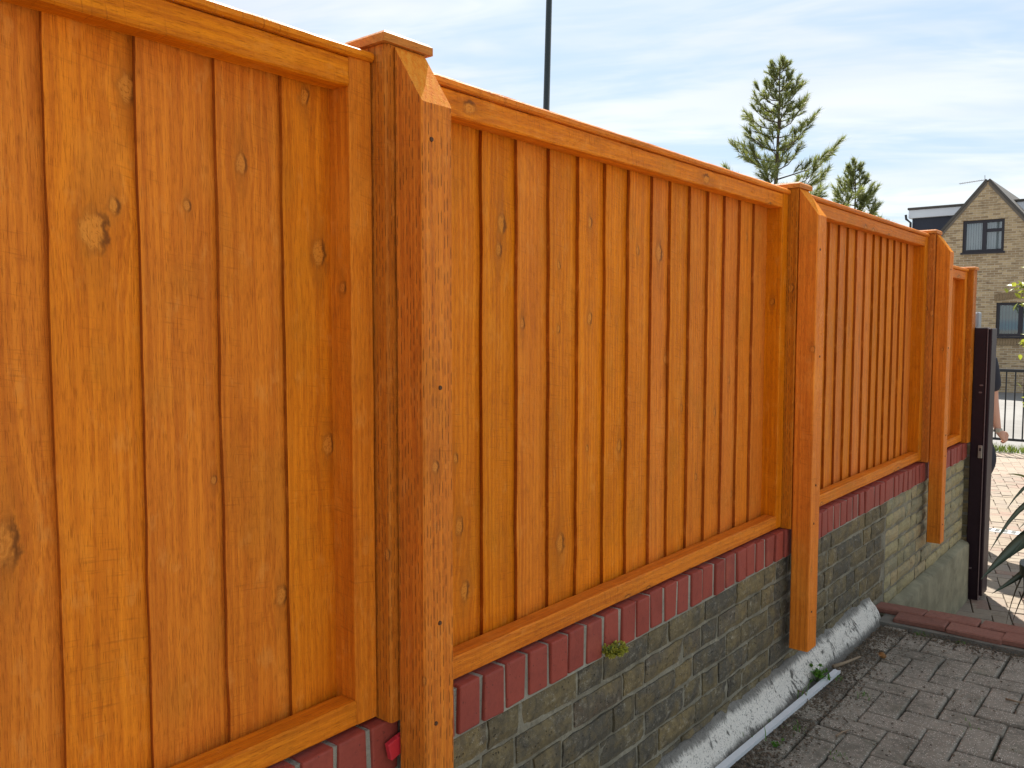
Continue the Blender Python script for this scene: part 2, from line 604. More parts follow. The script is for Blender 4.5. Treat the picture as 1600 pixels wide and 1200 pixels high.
def ground_mat():
    m, g, b = mat('pale_asphalt')
    co = g.obj_co()
    n1 = g.noise(co, 0.6, 4, 0.6)
    n2 = g.noise(co, 60, 4, 0.7)
    c = g.mix(g.mr(n1, 0.3, 0.7), (0.17, 0.16, 0.15), (0.23, 0.222, 0.21))
    c = g.mix(g.mul(n2, 0.4), c, (0.12, 0.115, 0.11))
    g.put(b.inputs['Base Color'], c)
    b.inputs['Roughness'].default_value = 0.9
    g.put(b.inputs['Normal'], g.bump(n2, 0.004))
    return m


M_GROUND = ground_mat()
weather(G(M_STOCK.node_tree), M_STOCK.node_tree.nodes['Principled BSDF'], 0.5, 0.4)
weather(G(M_STOCK2.node_tree), M_STOCK2.node_tree.nodes['Principled BSDF'], 0.25, 0.12)
M_CONC = mortar_mat('bedding_concrete', (0.24, 0.225, 0.19), 50, 0.2)


def leaf_mat(name, c1, c2, rough=0.5, trans=0.25):
    m, g, b = mat(name)
    geo = g.n.new('ShaderNodeNewGeometry')
    n = g.noise(g.obj_co(), 14, 3)
    f = g.add(g.mul(geo.outputs['Random Per Island'], 0.7), g.mul(n, 0.3))
    c = g.mix(f, c1, c2)
    g.put(b.inputs['Base Color'], c)
    b.inputs['Roughness'].default_value = rough
    tr = g.n.new('ShaderNodeBsdfTranslucent')
    g.put(tr.inputs[0], g.mix(0.5, c, (0.30, 0.34, 0.03)))
    mx = g.n.new('ShaderNodeMixShader')
    mx.inputs[0].default_value = trans
    out = g.n['Material Output']
    g.l.new(b.outputs[0], mx.inputs[1])
    g.l.new(tr.outputs[0], mx.inputs[2])
    g.l.new(mx.outputs[0], out.inputs[0])
    return m


# ------------------------------------------------------------------ ground, terrace, drive
Z_UP, Z_LOW = -0.03, -0.43           # paving by the fence, drive beyond the step

# the ground sheet: level by the drive, dropping a little towards the far street
gy = [-400, 0, 6, 14.2, 31, 60, 900]
gz = [Z_LOW - 0.06, Z_LOW - 0.06, Z_LOW - 0.06, -0.49, -0.80, -0.80, -0.80]
gv, gf = [], []
for i, (yy, z0) in enumerate(zip(gy, gz)):
    gv += [(-700, yy, z0), (700, yy, z0)]
    if i:
        gf.append((2 * i - 2, 2 * i - 1, 2 * i + 1, 2 * i))
tag(put('ground', mesh('ground', gv, gf), M_GROUND), kind='structure')

terr = put('terrace', Soup().box((0.0, -6, Z_LOW - 0.3), (7.0, 3.99, Z_UP - 0.018)).mesh('terrace'), M_SOIL)
tag(terr, kind='structure')


def herringbone(ax, ay, nx, ny, u=0.1):
    for a in range(-1, nx):
        for b_ in range(-1, ny):
            t = (a - b_) % 4
            if t == 0:
                yield ax + (a + 1) * u, ay + (b_ + 0.5) * u, 0
            elif t == 3:
                yield ax + (a + 0.5) * u, ay + (b_ + 1) * u, 1


def paver_mesh(seed, sx=0.194, sy=0.094, h=0.05, bev=0.007, jit=0.0026):
    return bbox(sx, sy, h, bev, jit, seed, 2)


PM = [paver_mesh(s) for s in range(6)]
stuff = Soup()
cells = sorted(herringbone(0.20, -6.0, 23, 100), key=lambda c: (c[0] - 0.55) ** 2 * 1.4 + (c[1] - 3.0) ** 2)
n_single = 0
PH = [paver_mesh(40 + k, 0.096, 0.096) for k in range(3)]
for cx, cy, v in cells:
    half = False
    if not v and cx < 0.25:                       # cut blocks along the edge course
        cx, half = cx + 0.05, True
        if cx < 0.2: continue
    if v and cy + 0.1 > 3.935:
        cy, half = cy - 0.05, True
    if cy + 0.05 > 3.94:
        continue
    r = rng.uniform(-0.012, 0.012) + (math.pi / 2 if v else 0)
    cz = Z_UP - 0.025 + rng.uniform(-0.003, 0.0025)
    cx += rng.uniform(-0.0025, 0.0025)
    cy += rng.uniform(-0.0025, 0.0025)
    if n_single < 290:
        put('paver', rng.choice(PH if half else PM), M_PAVER, terr, (cx, cy, cz), (rng.uniform(-0.018, 0.018), rng.uniform(-0.018, 0.018), r))
        n_single += 1
    elif not half:
        w, l = (0.048, 0.098) if v else (0.098, 0.048)
        stuff.box((cx - w, cy - l, cz - 0.02), (cx + w, cy + l, cz + 0.024))
# edge course along the wall and beside the step
for k in range(13):
    cy = 1.45 + k * 0.2
    put('paver', rng.choice(PM), M_PAVER, terr, (0.147 + rng.uniform(-0.003, 0.003), cy, Z_UP - 0.029 + rng.uniform(-0.005, 0.002)), (rng.uniform(-0.02, 0.02), rng.uniform(-0.03, 0.01), math.pi / 2 + rng.uniform(-0.02, 0.02)))
tag(put('added_bounce_slab', Soup().box((2.6, -5.9, Z_LOW), (6.9, 3.9, Z_UP)).mesh('added_bounce_slab'), mortar_mat('pale_bounce_concrete', (0.52, 0.48, 0.41), 20, 0.1)), kind='structure')  # unseen pale slab, added to bounce sunlight onto the shaded fence
far_pav = put('paver_field', stuff.mesh('paver_field'), M_PAVER, terr)
tag(far_pav, kind='stuff')

# step: concrete bed, two rows of red edging bricks, riser down to the drive
step = thing('step_edging', (0.0, 3.96, Z_UP), 'row of worn red edging bricks on a concrete bed at the step down', 'step')
bed = Soup()
bed.box((0.065, 3.955, Z_LOW - 0.2), (3.2, 4.19, -0.0262))
bm_bed = bed.mesh('bed', origin=(0.0, 3.96, Z_UP))
put('concrete_bed', bm_bed, M_CONC, step, (0.0, 3.96, Z_UP))
EM = [bbox(0.212, 0.102, 0.026, 0.005, 0.003, s) for s in range(5)]
for row, (yy, x0) in enumerate(((4.030, 0.225), (4.137, 0.12))):
    for k in range(14):
        put('edging_brick', rng.choice(EM), M_EDGE, step, (x0 + k * 0.2165 + rng.uniform(-.004, .004), yy + rng.uniform(-.008, .005), -0.0135 + rng.uniform(-.004, .003)), (rng.uniform(-.02, .02), rng.uniform(-.02, .02), rng.uniform(-.025, .025)))

# lower drive
drive = put('drive', Soup().box((-1.2, 4.16, Z_LOW - 0.25), (6.0, 13.4, Z_LOW - 0.016)).mesh('drive'), mortar_mat('drive_jointing', (0.12, 0.10, 0.08), 60, 0.2))
tag(drive, kind='structure')
DM = [paver_mesh(20 + s, bev=0.004) for s in range(5)]
ang = R(14)
ca, sa = math.cos(ang), math.sin(ang)
dl = []
for cx, cy, v in herringbone(-3.0, -2.0, 110, 110):
    X, Y = 0.4 + cx * ca - cy * sa, 4.2 + cx * sa + cy * ca
    if 4.25 < Y < 13.3 and -1.1 < X < 3.0:
        dl.append((X, Y, v))


def seen(p):
    d = Vector(p) - CAM
    zc = d.dot(fw)
    return 800 + 1334.8 * d.dot(rt2) / zc, zc


near, rest = [], Soup()
for X, Y, v in dl:
    u, zc = seen((X, Y, Z_LOW))
    if 1470 < u < 1660:
        near.append((zc, X, Y, v))
    else:
        rest.box((X - .048, Y - .048, Z_LOW - .02), (X + .048, Y + .048, Z_LOW)) if False else None
near.sort()
singles = set((q[1], q[2]) for q in near[:300])
for X, Y, v in dl:
    cz = Z_LOW - 0.025 + rng.uniform(-.0015, .0015)
    a = ang + (math.pi / 2 if v else 0)
    if (X, Y) in singles:
        put('paver', rng.choice(DM), M_DRIVE, drive, (X, Y, cz), (0, 0, a + rng.uniform(-.006, .006)))
    else:
        c2, s2 = math.cos(a), math.sin(a)
        vv = []
        for z in (cz - .02, cz + .025):
            for (p, q) in ((-.098, -.048), (.098, -.048), (.098, .048), (-.098, .048)):
                vv.append((X + p * c2 - q * s2, Y + p * s2 + q * c2, z))
        rest.add(vv, [(4, 5, 6, 7), (0, 1, 5, 4), (1, 2, 6, 5), (2, 3, 7, 6), (3, 0, 4, 7)])


def drive_field_mat():
    m, g, b = mat('pale_block_field')
    geo = g.n.new('ShaderNodeNewGeometry')
    c = g.ramp(geo.outputs['Random Per Island'], [(0, (0.20, 0.15, 0.11)), (0.4, (0.27, 0.22, 0.165)), (0.8, (0.25, 0.165, 0.12)), (1, (0.30, 0.25, 0.19))])
    n = g.noise(g.obj_co(), 60, 4, 0.7)
    g.put(b.inputs['Base Color'], g.mix(g.mul(n, 0.4), c, (0.2, 0.16, 0.12)))
    b.inputs['Roughness'].default_value = 0.85
    return m


tag(put('paver_field', rest.mesh('paver_field'), drive_field_mat(), drive), kind='stuff')

# grass verge by the railing
gr = Soup()
for _ in range(5200):
    x, y = rng.uniform(-4.2, 3.0), rng.uniform(13.42, 13.95)
    h = rng.uniform(0.04, 0.11)
    a = rng.uniform(0, 6.28)
    dx, dy = math.cos(a) * 0.006, math.sin(a) * 0.006
    lx, ly = rng.uniform(-.04, .04), rng.uniform(-.04, .04)
    gr.add([(x - dx, y - dy, Z_LOW - .03), (x + dx, y + dy, Z_LOW - .03), (x + lx, y + ly, Z_LOW - .03 + h)], [(0, 1, 2)])
tag(put('grass_verge', gr.mesh('grass'), leaf_mat('verge_grass', (0.10, 0.17, 0.02), (0.19, 0.25, 0.045))), 'short green grass verge along the foot of the black railing', 'grass', kind='stuff')

# ------------------------------------------------------------------ brick garden wall
WX = 0.012
wall = thing('brick_garden_wall', (0.0, 2.5, Z_UP), 'low weathered brick garden wall with red coping bricks under the timber fence', 'wall')
core = Soup().box((-0.215, -0.9, Z_LOW - 0.2), (0.0, 5.98, 0.46))
put('wall_core', core.mesh('core', origin=(0, 2.5, 0)), M_MORTAR, wall, (0, 2.5, 0))


def rough_sheet(y0, y1, z0, z1, x, step_, amp, seed):
    ny, nz = int((y1 - y0) / step_), int((z1 - z0) / step_)
    v, f = [], []
    for j in range(nz + 1):
        for i in range(ny + 1):
            y, z = y0 + (y1 - y0) * i / ny, z0 + (z1 - z0) * j / nz
            q = mnoise.noise(Vector((y * 21, z * 34, seed))) * 0.6 + mnoise.noise(Vector((y * 70, z * 70, seed + 5))) * 0.4
            v.append((x + q * amp, y, z))
    for j in range(nz):
        for i in range(ny):
            a = j * (ny + 1) + i
            f.append((a, a + 1, a + ny + 2, a + ny + 1))
    return mesh('sheet', v, f, True)


put('mortar_face', rough_sheet(-0.9, 4.27, -0.10, 0.468, WX - 0.0095, 0.011, 0.0045, 1), M_MORTAR, wall)
put('mortar_face', rough_sheet(4.27, 5.98, -0.10, 0.468, WX - 0.0135, 0.011, 0.003, 2), mortar_mat('shaded_buff_mortar', (0.20, 0.18, 0.135)), wall)  # mortar colour darkened to carry the shade in the recessed joints


def brick_mesh(l, h, d, seed, chip=0.005):
    """a worn brick: subdivided front face, uneven edges, chamfered"""
    r = random.Random(seed)
    ny = 5 if l > 0.15 else 3
    nz = 3
    v, f = [], []
    for j in range(nz + 1):
        for i in range(ny + 1):
            y, z = -l / 2 + l * i / ny, -h / 2 + h * j / nz
            e = (i in (0, ny)) or (j in (0, nz))
            y += r.uniform(-.003, .003)
            z += r.uniform(-.0025, .0025)
            v.append((-(chip * r.uniform(0.7, 1.5)) if e else r.uniform(-.0012, .0012), y, z))
    W = ny + 1
    for j in range(nz):
        for i in range(ny):
            a = j * W + i
            f.append((a, a + 1, a + W + 1, a + W))
    ring = [i for i in range(W)] + [j * W + ny for j in range(1, nz + 1)] + [nz * W + i for i in range(ny - 1, -1, -1)] + [j * W for j in range(nz - 1, 0, -1)]
    b0 = len(v)
    for k in ring:
        v.append((-d, v[k][1], v[k][2]))
    n = len(ring)
    for k in range(n):
        f.append((ring[(k + 1) % n], ring[k], b0 + k, b0 + (k + 1) % n))
    return mesh('brick', v, f)


SB = [brick_mesh(0.214, 0.064, 0.03, s) for s in range(7)]
HB = [brick_mesh(0.102, 0.064, 0.03, 50 + s) for s in range(6)]
SB2 = [brick_mesh(0.208, 0.062, 0.03, 90 + s, 0.008) for s in range(6)]
HB2 = [brick_mesh(0.098, 0.062, 0.03, 120 + s, 0.008) for s in range(5)]
n_b = 0
for zone, (ya, yb, zmin) in enumerate(((0.9, 4.27, 0.03), (4.275, 5.97, -0.06))):
    for c in range(7):
        z = 0.468 - 0.0085 - 0.0325 - c * 0.0755
        if z < zmin:
            break
        y = ya - rng.uniform(0, 0.2) if zone == 0 else ya
        hd = rng.random() < 0.5
        while y < yb - 0.02:
            l = 0.102 if hd else 0.214
            if zone == 1 and y + l > yb:
                l = 0.102
                if y + l > yb + 0.01:
                    break
            if zone == 0 and y + l > yb + 0.01:
                if y + 0.102 <= yb + 0.01:
                    l = 0.102
                else:
                    break
            short = l < 0.15
            mesh_ = rng.choice((HB if short else SB) if zone == 0 else (HB2 if short else SB2))
            m_ = M_STOCK if zone == 0 else M_STOCK2
            put('brick', mesh_, m_, wall, (WX + rng.uniform(-.003, .0015), y + l / 2, z + rng.uniform(-.002, .002)), (rng.uniform(-.012, .012), rng.uniform(-.015, .015), rng.uniform(-.01, .01)))
            n_b += 1
            y += l + 0.0105 + rng.uniform(-.001, .002)
            hd = not hd if rng.random() < 0.72 else hd

# coping: red bricks on edge
CB = [bbox(0.214, 0.0655, 0.1015, 0.004, 0.0022, 200 + s, 2) for s in range(8)]
cop_core = Soup().box((-0.195, -0.5, 0.461), (0.0105, 5.97, 0.5645))
put('coping_mortar', cop_core.mesh('cm', origin=(0, 2.5, .5)), M_MORTAR2, wall, (0, 2.5, .5))
y = -0.05
while y < 5.95:
    put('coping_brick', rng.choice(CB), M_RED, wall, (0.018 - 0.107 + rng.uniform(-.004, .003), y, 0.519 + rng.uniform(-.0025, .001)), (rng.uniform(-.02, .02), rng.uniform(-.008, .008), rng.uniform(-.012, .012)))
    y += 0.0778 + rng.uniform(-.0012, .0012)

# white painted concrete fillet along the foot of the wall
prof = [(0.004, 0.068), (0.013, 0.065), (0.028, 0.047), (0.042, 0.024), (0.056, 0.000), (0.069, -0.024), (0.085, -0.06)]
v, f = [], []
NY = 190
for i in range(NY + 1):
    yy = -0.5 + i * (4.03 + 0.5) / NY
    for j, (px, pz) in enumerate(prof):
        q = mnoise.noise(Vector((yy * 5, j * 0.5, 3))) * 0.009 + mnoise.noise(Vector((yy * 25, j * 0.9, 8))) * 0.0055
        endr = max(0, (yy - 3.97) / 0.06)
        v.append((px + q - 0.012 * endr * endr, yy, pz + q * 1.3 - 0.02 * endr * endr * (1 if j < 4 else 0)))
W = len(prof)
for i in range(NY):
    for j in range(W - 1):
        a = i * W + j
        f.append((a, a + 1, a + W + 1, a + W))
b0 = len(v)
v += [(0.0, v[NY * W + j][1], v[NY * W + j][2]) for j in range(W)]
for j in range(W - 1):
    f.append((NY * W + j, NY * W + j + 1, b0 + j + 1, b0 + j))
put('painted_fillet', mesh('fillet', v, f, True), M_FILLET, wall)

# rendered plinth below the wall beyond the step
v, f = [], []
pp = [(0.006, -0.050), (0.048, -0.062), (0.056, -0.075), (0.058, -0.28), (0.060, -0.47)]
NY = 60
for i in range(NY + 1):
    yy = 4.09 + i * (5.93 - 4.09) / NY
    for j, (px, pz) in enumerate(pp):
        q = mnoise.noise(Vector((yy * 6, j * 1.2, 13)))
        v.append((px + q * 0.004, yy, pz + q * (0.006 if j < 3 else 0)))
W = len(pp)
for i in range(NY):
    for j in range(W - 1):
        a = i * W + j
        f.append((a, a + 1, a + W + 1, a + W))
f.append(tuple(NY * W + j for j in range(W)) + (len(v), ))
v.append((0.0, 5.93, -0.47))
put('rendered_plinth', mesh('plinth', v, f, True), M_PLINTH, wall)


# ------------------------------------------------------------------ fence
def knots_for(o, lst, r, n_rand, half_w, half_l, rad=(0.006, 0.014)):
    ks = [tuple(k) for k in lst]
    for _ in range(n_rand):
        if len(ks) < 3:
            ks.append((r.uniform(-half_w, half_w), r.uniform(-half_l, half_l), r.uniform(*rad)))
    for i, n in enumerate(KN):
        o[n] = list(ks[i]) if i < len(ks) else [50.0, 50.0, 0.00001]


def board_mesh(w, hgt, seed, wav=0.0018):
    """feather-edge board: thick edge at low y, thin edge tucked under the next one"""
    r = random.Random(seed)
    n = 14
    v, f = [], []
    bumps = [(r.uniform(-.5, .5) * hgt, r.choice((-1, 1)) * r.uniform(.0006, .0026), r.uniform(.03, .08)) for _ in range(2)]
    bow = r.uniform(-.0014, .0014)
    for i in range(n + 1):
        z = -hgt / 2 + hgt * i / n
        e = r.uniform(-wav, wav) * .6 + sum(a * math.exp(-((z - c) / s) ** 2) for c, a, s in bumps) + bow * (1 - (2 * z / hgt) ** 2)
        tx = r.uniform(-.0006, .0006) + bow * .4 * (1 - (2 * z / hgt) ** 2)
        y0, y1 = -w / 2 + e, w / 2 + 0.016
        v += [(-0.0105 + tx, y0 + .001, z), (-0.001 + tx, y0, z), (0.0 + tx, y0 + 0.0012, z), (-0.0122 + tx, y1, z), (-0.018 + tx, y1, z)]
    for i in range(n):
        for k in range(5):
            a, b_ = i * 5 + k, i * 5 + (k + 1) % 5
            f.append((a, b_, b_ + 5, a + 5))
    f.append((4, 3, 2, 1, 0))
    f.append(tuple(n * 5 + k for k in range(5)))
    me = mesh('board', v, f)
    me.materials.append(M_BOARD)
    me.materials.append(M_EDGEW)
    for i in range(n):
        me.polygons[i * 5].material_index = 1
    bmx = bmesh.new()
    bmx.from_mesh(me)
    bmesh.ops.recalc_face_normals(bmx, faces=bmx.faces)
    bmx.to_mesh(me)
    bmx.free()
    return me


def rail_mesh(sx, sy, sz, seed, bev=0.003, amp=0.0012):
    """long timber: bevelled box cut along its length with slightly rough edges"""
    r = random.Random(seed)
    n = max(4, int(max(sy, sz) / 0.05))
    lng = 1 if sy > sz else 2
    cs = [(-1, -1), (1, -1), (1, 1), (-1, 1)]
    a, b_ = (sx / 2, (sz if lng == 1 else sy) / 2)
    sect = []
    for (p, q) in cs:
        k1 = (p * a, q * (b_ - bev))
        k2 = (p * (a - bev), q * b_)
        sect += [k1, k2] if p * q > 0 else [k2, k1]
    L = sy if lng == 1 else sz
    v, f = [], []
    for i in range(n + 1):
        t = -L / 2 + L * i / n
        for (p, q) in sect:
            p2 = p + r.uniform(-amp, amp) * .5
            q2 = q + r.uniform(-amp, amp) * .5
            v.append((p2, t, q2) if lng == 1 else (p2, q2, t))
    m8 = len(sect)
    for i in range(n):
        for k in range(m8):
            f.append((i * m8 + k, i * m8 + (k + 1) % m8, (i + 1) * m8 + (k + 1) % m8, (i + 1) * m8 + k))
    f.append(tuple(range(m8 - 1, -1, -1)))
    f.append(tuple(range(n * m8, (n + 1) * m8)))
    bm = bmesh.new()
    bm.from_mesh(mesh('t', v, f))
    return from_bm('rail', bm)


def timber(name, a, b, m, parent, seed, bev=0.003, amp=0.001, kn=(), nr=0, rad=(0.006, 0.014)):
    a, b = Vector(a), Vector(b)
    s, c = b - a, (a + b) / 2
    o = put(name, rail_mesh(s.x, s.y, s.z, seed, bev, amp), m, parent, c)
    lng = max(s.y, s.z)
    ks = []
    for (kc, ka, kr) in kn:
        ks.append((kc, ka, kr))
    knots_for(o, ks, random.Random(seed), nr, min(s.y, s.z) * 0.35, lng * 0.45, rad)
    return o


def panel(y0, y1, zb, zt, joints, label, seed, knots_at=(), top=True):
    """y0..y1 outer width, zb bottom of frame, zt underside of capping; joints are the left edges of the boards"""
    r = random.Random(seed)
    t = thing('wooden_fence', (0, (y0 + y1) / 2, zb), label, 'fence', 'timber fence panels on the brick wall')
    rh = 0.050
    sw = 0.050
    # frame: stiles full height, rails between them
    timber('stile', (-0.086, y0, zb + .001), (0.0, y0 + sw, zt), M_STILE, t, seed + 1, nr=1, rad=(0.004, 0.008))
    timber('stile', (-0.086, y1 - sw, zb + .001), (0.0, y1, zt), M_STILE, t, seed + 2, nr=1, rad=(0.004, 0.008))
    timber('top_rail', (-0.045, y0 + sw + .001, zt - rh), (-0.001, y1 - sw - .001, zt - .001), M_RAIL, t, seed + 3, amp=0.0016, nr=4, rad=(0.008, 0.013))
    timber('bottom_rail', (-0.045, y0 + sw + .001, zb), (0.001, y1 - sw - .001, zb + 0.046), M_RAIL, t, seed + 4, nr=3, rad=(0.006, 0.010))
    timber('capping_strip', (-0.085, y0 + .001, zt + .0005), (0.008, y1 - .001, zt + 0.017), M_RAIL, t, seed + 5, bev=0.004, nr=3, rad=(0.004, 0.008))
    ed = list(joints) + [y1 - sw + 0.03]
    for i in range(len(joints)):
        w = ed[i + 1] - ed[i]
        hgt = zt - zb - 0.012
        cy, cz = ed[i] + w / 2, zb + 0.006 + hgt / 2
        o = put('board', board_mesh(w, hgt, seed * 31 + i), M_BOARD, t, (-0.047, cy, cz), (rng.uniform(-.0015, .0015), 0, 0))
        ks = [(ky - cy, kz - cz, kr) for (ky, kz, kr) in knots_at if ed[i] <= ky < ed[i + 1]]
        knots_for(o, ks, r, r.choice((1, 1, 2, 2, 3)) if not ks else r.choice((0, 1)), w * 0.42, hgt * 0.48, (0.004, 0.011))
    return t


Z_B, Z_T = 0.577, 1.7545
J1 = [-0.76, -0.635, -0.51, -0.385, -0.26, -0.135, -0.01, 0.115, 0.24, 0.375, 0.503, 0.630, 0.757, 0.880]
K1 = [(0.563, 1.426, .019), (0.596, 1.465, .008), (0.62, 1.633, .013), (0.802, 1.555, .010), (0.955, 1.423, .014), (0.867, 0.833, .011), (0.97, 1.084, .012), (0.622, 0.753, .008), (0.43, 1.009, .022)]
panel(-0.80, 1.0335, Z_B, Z_T, J1, 'nearest orange stained fence panel with the widest looking boards, cut off at the left', 11, K1)
J2 = [1.150, 1.265, 1.385, 1.504, 1.624, 1.743, 1.865, 1.978, 2.103, 2.207, 2.327, 2.446, 2.563, 2.676, 2.790]
K2 = [(1.454, 1.518, .013), (1.443, 1.462, .010), (1.522, 1.302, .009), (1.665, 1.287, .006), (1.665, 1.44, .006), (1.796, 1.554, .009), (1.799, 1.314, .010), (1.675, 0.763, .016), (1.687, 0.864, .012), (1.312, 0.872, .012), (1.30, 1.02, .007), (1.33, 0.73, .013), (2.145, 1.502, .018), (1.95, 0.973, .011), (2.394, 0.83, .007), (2.52, 1.02, .008), (2.62, 1.12, .008), (2.03, 1.50, .008), (2.2, 1.2, .01), (2.3, 1.05, .007)]
panel(1.1365, 2.9615, Z_B, Z_T, J2, 'orange stained fence panel between the two nearest posts, above the yellow green moss', 12, K2)
J3 = [3.085, 3.19, 3.30, 3.415, 3.53, 3.655, 3.768, 3.885, 4.014, 4.136, 4.246, 4.357, 4.472, 4.587, 4.701]
panel(3.0665, 4.8935, Z_B + .006, Z_T + .008, J3, 'orange stained fence panel ending at the third post, its boards with dark gaps', 13)
J4 = [5.012, 5.125, 5.245, 5.365, 5.485, 5.605, 5.72]
panel(4.9965, 5.872, Z_B + .004, 1.630, J4, 'short lower orange fence panel at the far end beside the brown gate post', 14)


def spur_mesh(sx, sy, z0, z1, drop, seed):
    """square post whose front top is cut away at a slant; origin mid-height; returns mesh with slots body, cut"""
    r = random.Random(seed)
    zc = (z0 + z1) / 2
    n = 22
    bev = 0.003
    v, f = [], []
    sect = [(-sx / 2, -sy / 2 + bev), (-sx / 2 + bev, -sy / 2), (sx / 2 - bev, -sy / 2), (sx / 2, -sy / 2 + bev), (sx / 2, sy / 2 - bev), (sx / 2 - bev, sy / 2), (-sx / 2 + bev, sy / 2), (-sx / 2, sy / 2 - bev)]
    for i in range(n + 1):
        for (x, y) in sect:
            top = z1 - drop * (x + sx / 2) / sx
            z = z0 + (top - z0) * i / n
            j_ = .0006 if i < n else 0
            v.append((x + r.uniform(-j_, j_), y + r.uniform(-j_, j_), z - zc))
    for i in range(n):
        for k in range(8):
            f.append((i * 8 + k, i * 8 + (k + 1) % 8, (i + 1) * 8 + (k + 1) % 8, (i + 1) * 8 + k))
    f.append(tuple(range(7, -1, -1)))
    f.append(tuple(range(n * 8, n * 8 + 8)))
    me = mesh('spur', v, f)
    return me, len(f) - 1, zc


def screw(parent, at, n=(1, 0, 0)):
    bm = bmesh.new()
    bmesh.ops.create_cone(bm, segments=12, radius1=0.0045, radius2=0.0035, depth=0.003, cap_ends=True)
    me = from_bm('screw', bm)
    o = put('screw_head', me, M_SCREW, parent, at, (0, math.pi / 2, 0))
    return o


M_SCREW = plain('rusty_screw', (0.10, 0.045, 0.02), 0.6, 0.5, 0.3, 300)


def fence_post(y0, label, spur=None, ztop=1.783, incised=False, seed=1, cut=0.1):
    t = thing('fence_post', (-0.015, y0 + 0.049, 0.571), label, 'fence post', 'orange timber fence posts')
    p = timber('post', (-0.065, y0, 0.5715), (0.034, y0 + 0.098, ztop), M_POST, t, seed, bev=0.004, nr=2, rad=(0.006, 0.012))
    # cap with chamfered top edge
    a = 0.0585
    vs = [(-a, -a, 0), (a, -a, 0), (a, a, 0), (-a, a, 0), (-a, -a, .014), (a, -a, .014), (a, a, .014), (-a, a, .014)]
    b = a - .007
    vs += [(-b, -b, .020), (b, -b, .020), (b, b, .020), (-b, b, .020)]
    fs = [(3, 2, 1, 0)] + [(i, (i + 1) % 4, (i + 1) % 4 + 4, i + 4) for i in range(4)] + [(i + 4, (i + 1) % 4 + 4, (i + 1) % 4 + 8, i + 8) for i in range(4)] + [(8, 9, 10, 11)]
    put('post_cap', mesh('cap', vs, fs), M_CAP, t, (-0.0155, y0 + 0.049, ztop + .001), (0, 0, rng.uniform(-.02, .02)))
    if spur:
        ys, ws, zb, drop = spur
        sx = 0.0675
        me, cutf, zc = spur_mesh(sx, ws, zb, ztop - .002, drop, seed + 9)
        ms = M_SPURI if incised else M_SPUR
        me.materials.append(ms)
        me.materials.append(M_CUT)
        me.polygons[cutf].material_index = 1
        s = put('spur_post', me, None, t, (0.0365 + sx / 2, ys + ws / 2, zc))
        knots_for(s, [], random.Random(seed), 2, ws * .4, .55, (.004, .009))
        xf = 0.0365 + sx
        for (dy, z) in ((0.3, ztop - .185), (0.55, 1.19), (0.5, 0.74), (0.52, 0.60), (0.5, 0.26)):
            screw(s, (xf + .0005, ys + ws * (dy if rng.random() < .8 else 0.35), z + rng.uniform(-.03, .03)))
    return t


fence_post(1.036, 'nearest fence post, its spur pitted with rows of dashes and topped by a raw cut', (1.0535, 0.0755, 0.138, 0.103), 1.783, True, 41)
fence_post(2.964, 'second fence post from the left, its smooth spur reaching down to the white painted fillet', (2.966, 0.086, 0.138, 0.095), 1.775, False, 42)
fence_post(4.896, 'third fence post from the left, its spur ending halfway down the brick wall', (4.915, 0.082, 0.139, 0.095), 1.780, False, 43)
fence_post(5.875, 'farthest and shortest fence post, without a spur, beside the brown gate post', None, 1.640, False, 44)

# red plastic packer between wall and nearest spur
pk = thing('plastic_packer', (0.024, 1.05, 0.515), 'small bright red plastic packer wedged behind the nearest spur', 'packer')
M_REDP = plain('red_plastic', (0.62, 0.035, 0.05), 0.35, 0, 0.08, 40)
put('wedge', bbox(0.012, 0.030, 0.034, 0.0015), M_REDP, pk, (0.0275, 1.048, 0.520), (R(14), 0, 0))
put('tab', bbox(0.006, 0.012, 0.012, 0.001), M_REDP, pk, (0.0275, 1.060, 0.536), (R(14), 0, 0))

# ------------------------------------------------------------------ small things at the foot of the wall
# white plastic strip
st = thing('plastic_trunking', (0.09, 2.3, Z_UP), 'long thin white plastic trunking strip lying beside the wall', 'trunking')
pa, pb = Vector((0.070, 1.55, Z_UP)), Vector((0.118, 3.262, Z_UP + 0.003))
dv = (pb - pa)
L = dv.length
rz = math.atan2(-dv.x, dv.y)
so = Soup()
for (x0, x1, z0, z1) in ((-.010, .010, 0.001, .004), (-.010, -.0075, .004, .013), (.0075, .010, .004, .013)):
    so.box((x0, -L / 2, z0), (x1, L / 2, z1))
put('channel', so.mesh('channel'), plain('white_plastic', (0.70, 0.72, 0.74), 0.35, 0, 0.08, 60), st, (pa + pb) / 2, (0, 0, rz))
put('lid', Soup().box((-.0108, -L / 2 + .012, .0132), (.0108, L / 2 - .012, .0156)).mesh('lid'), plain('white_plastic_lid', (0.72, 0.74, 0.765), 0.32, 0, 0.1, 25), st, (pa + pb) / 2, (0, 0, rz))

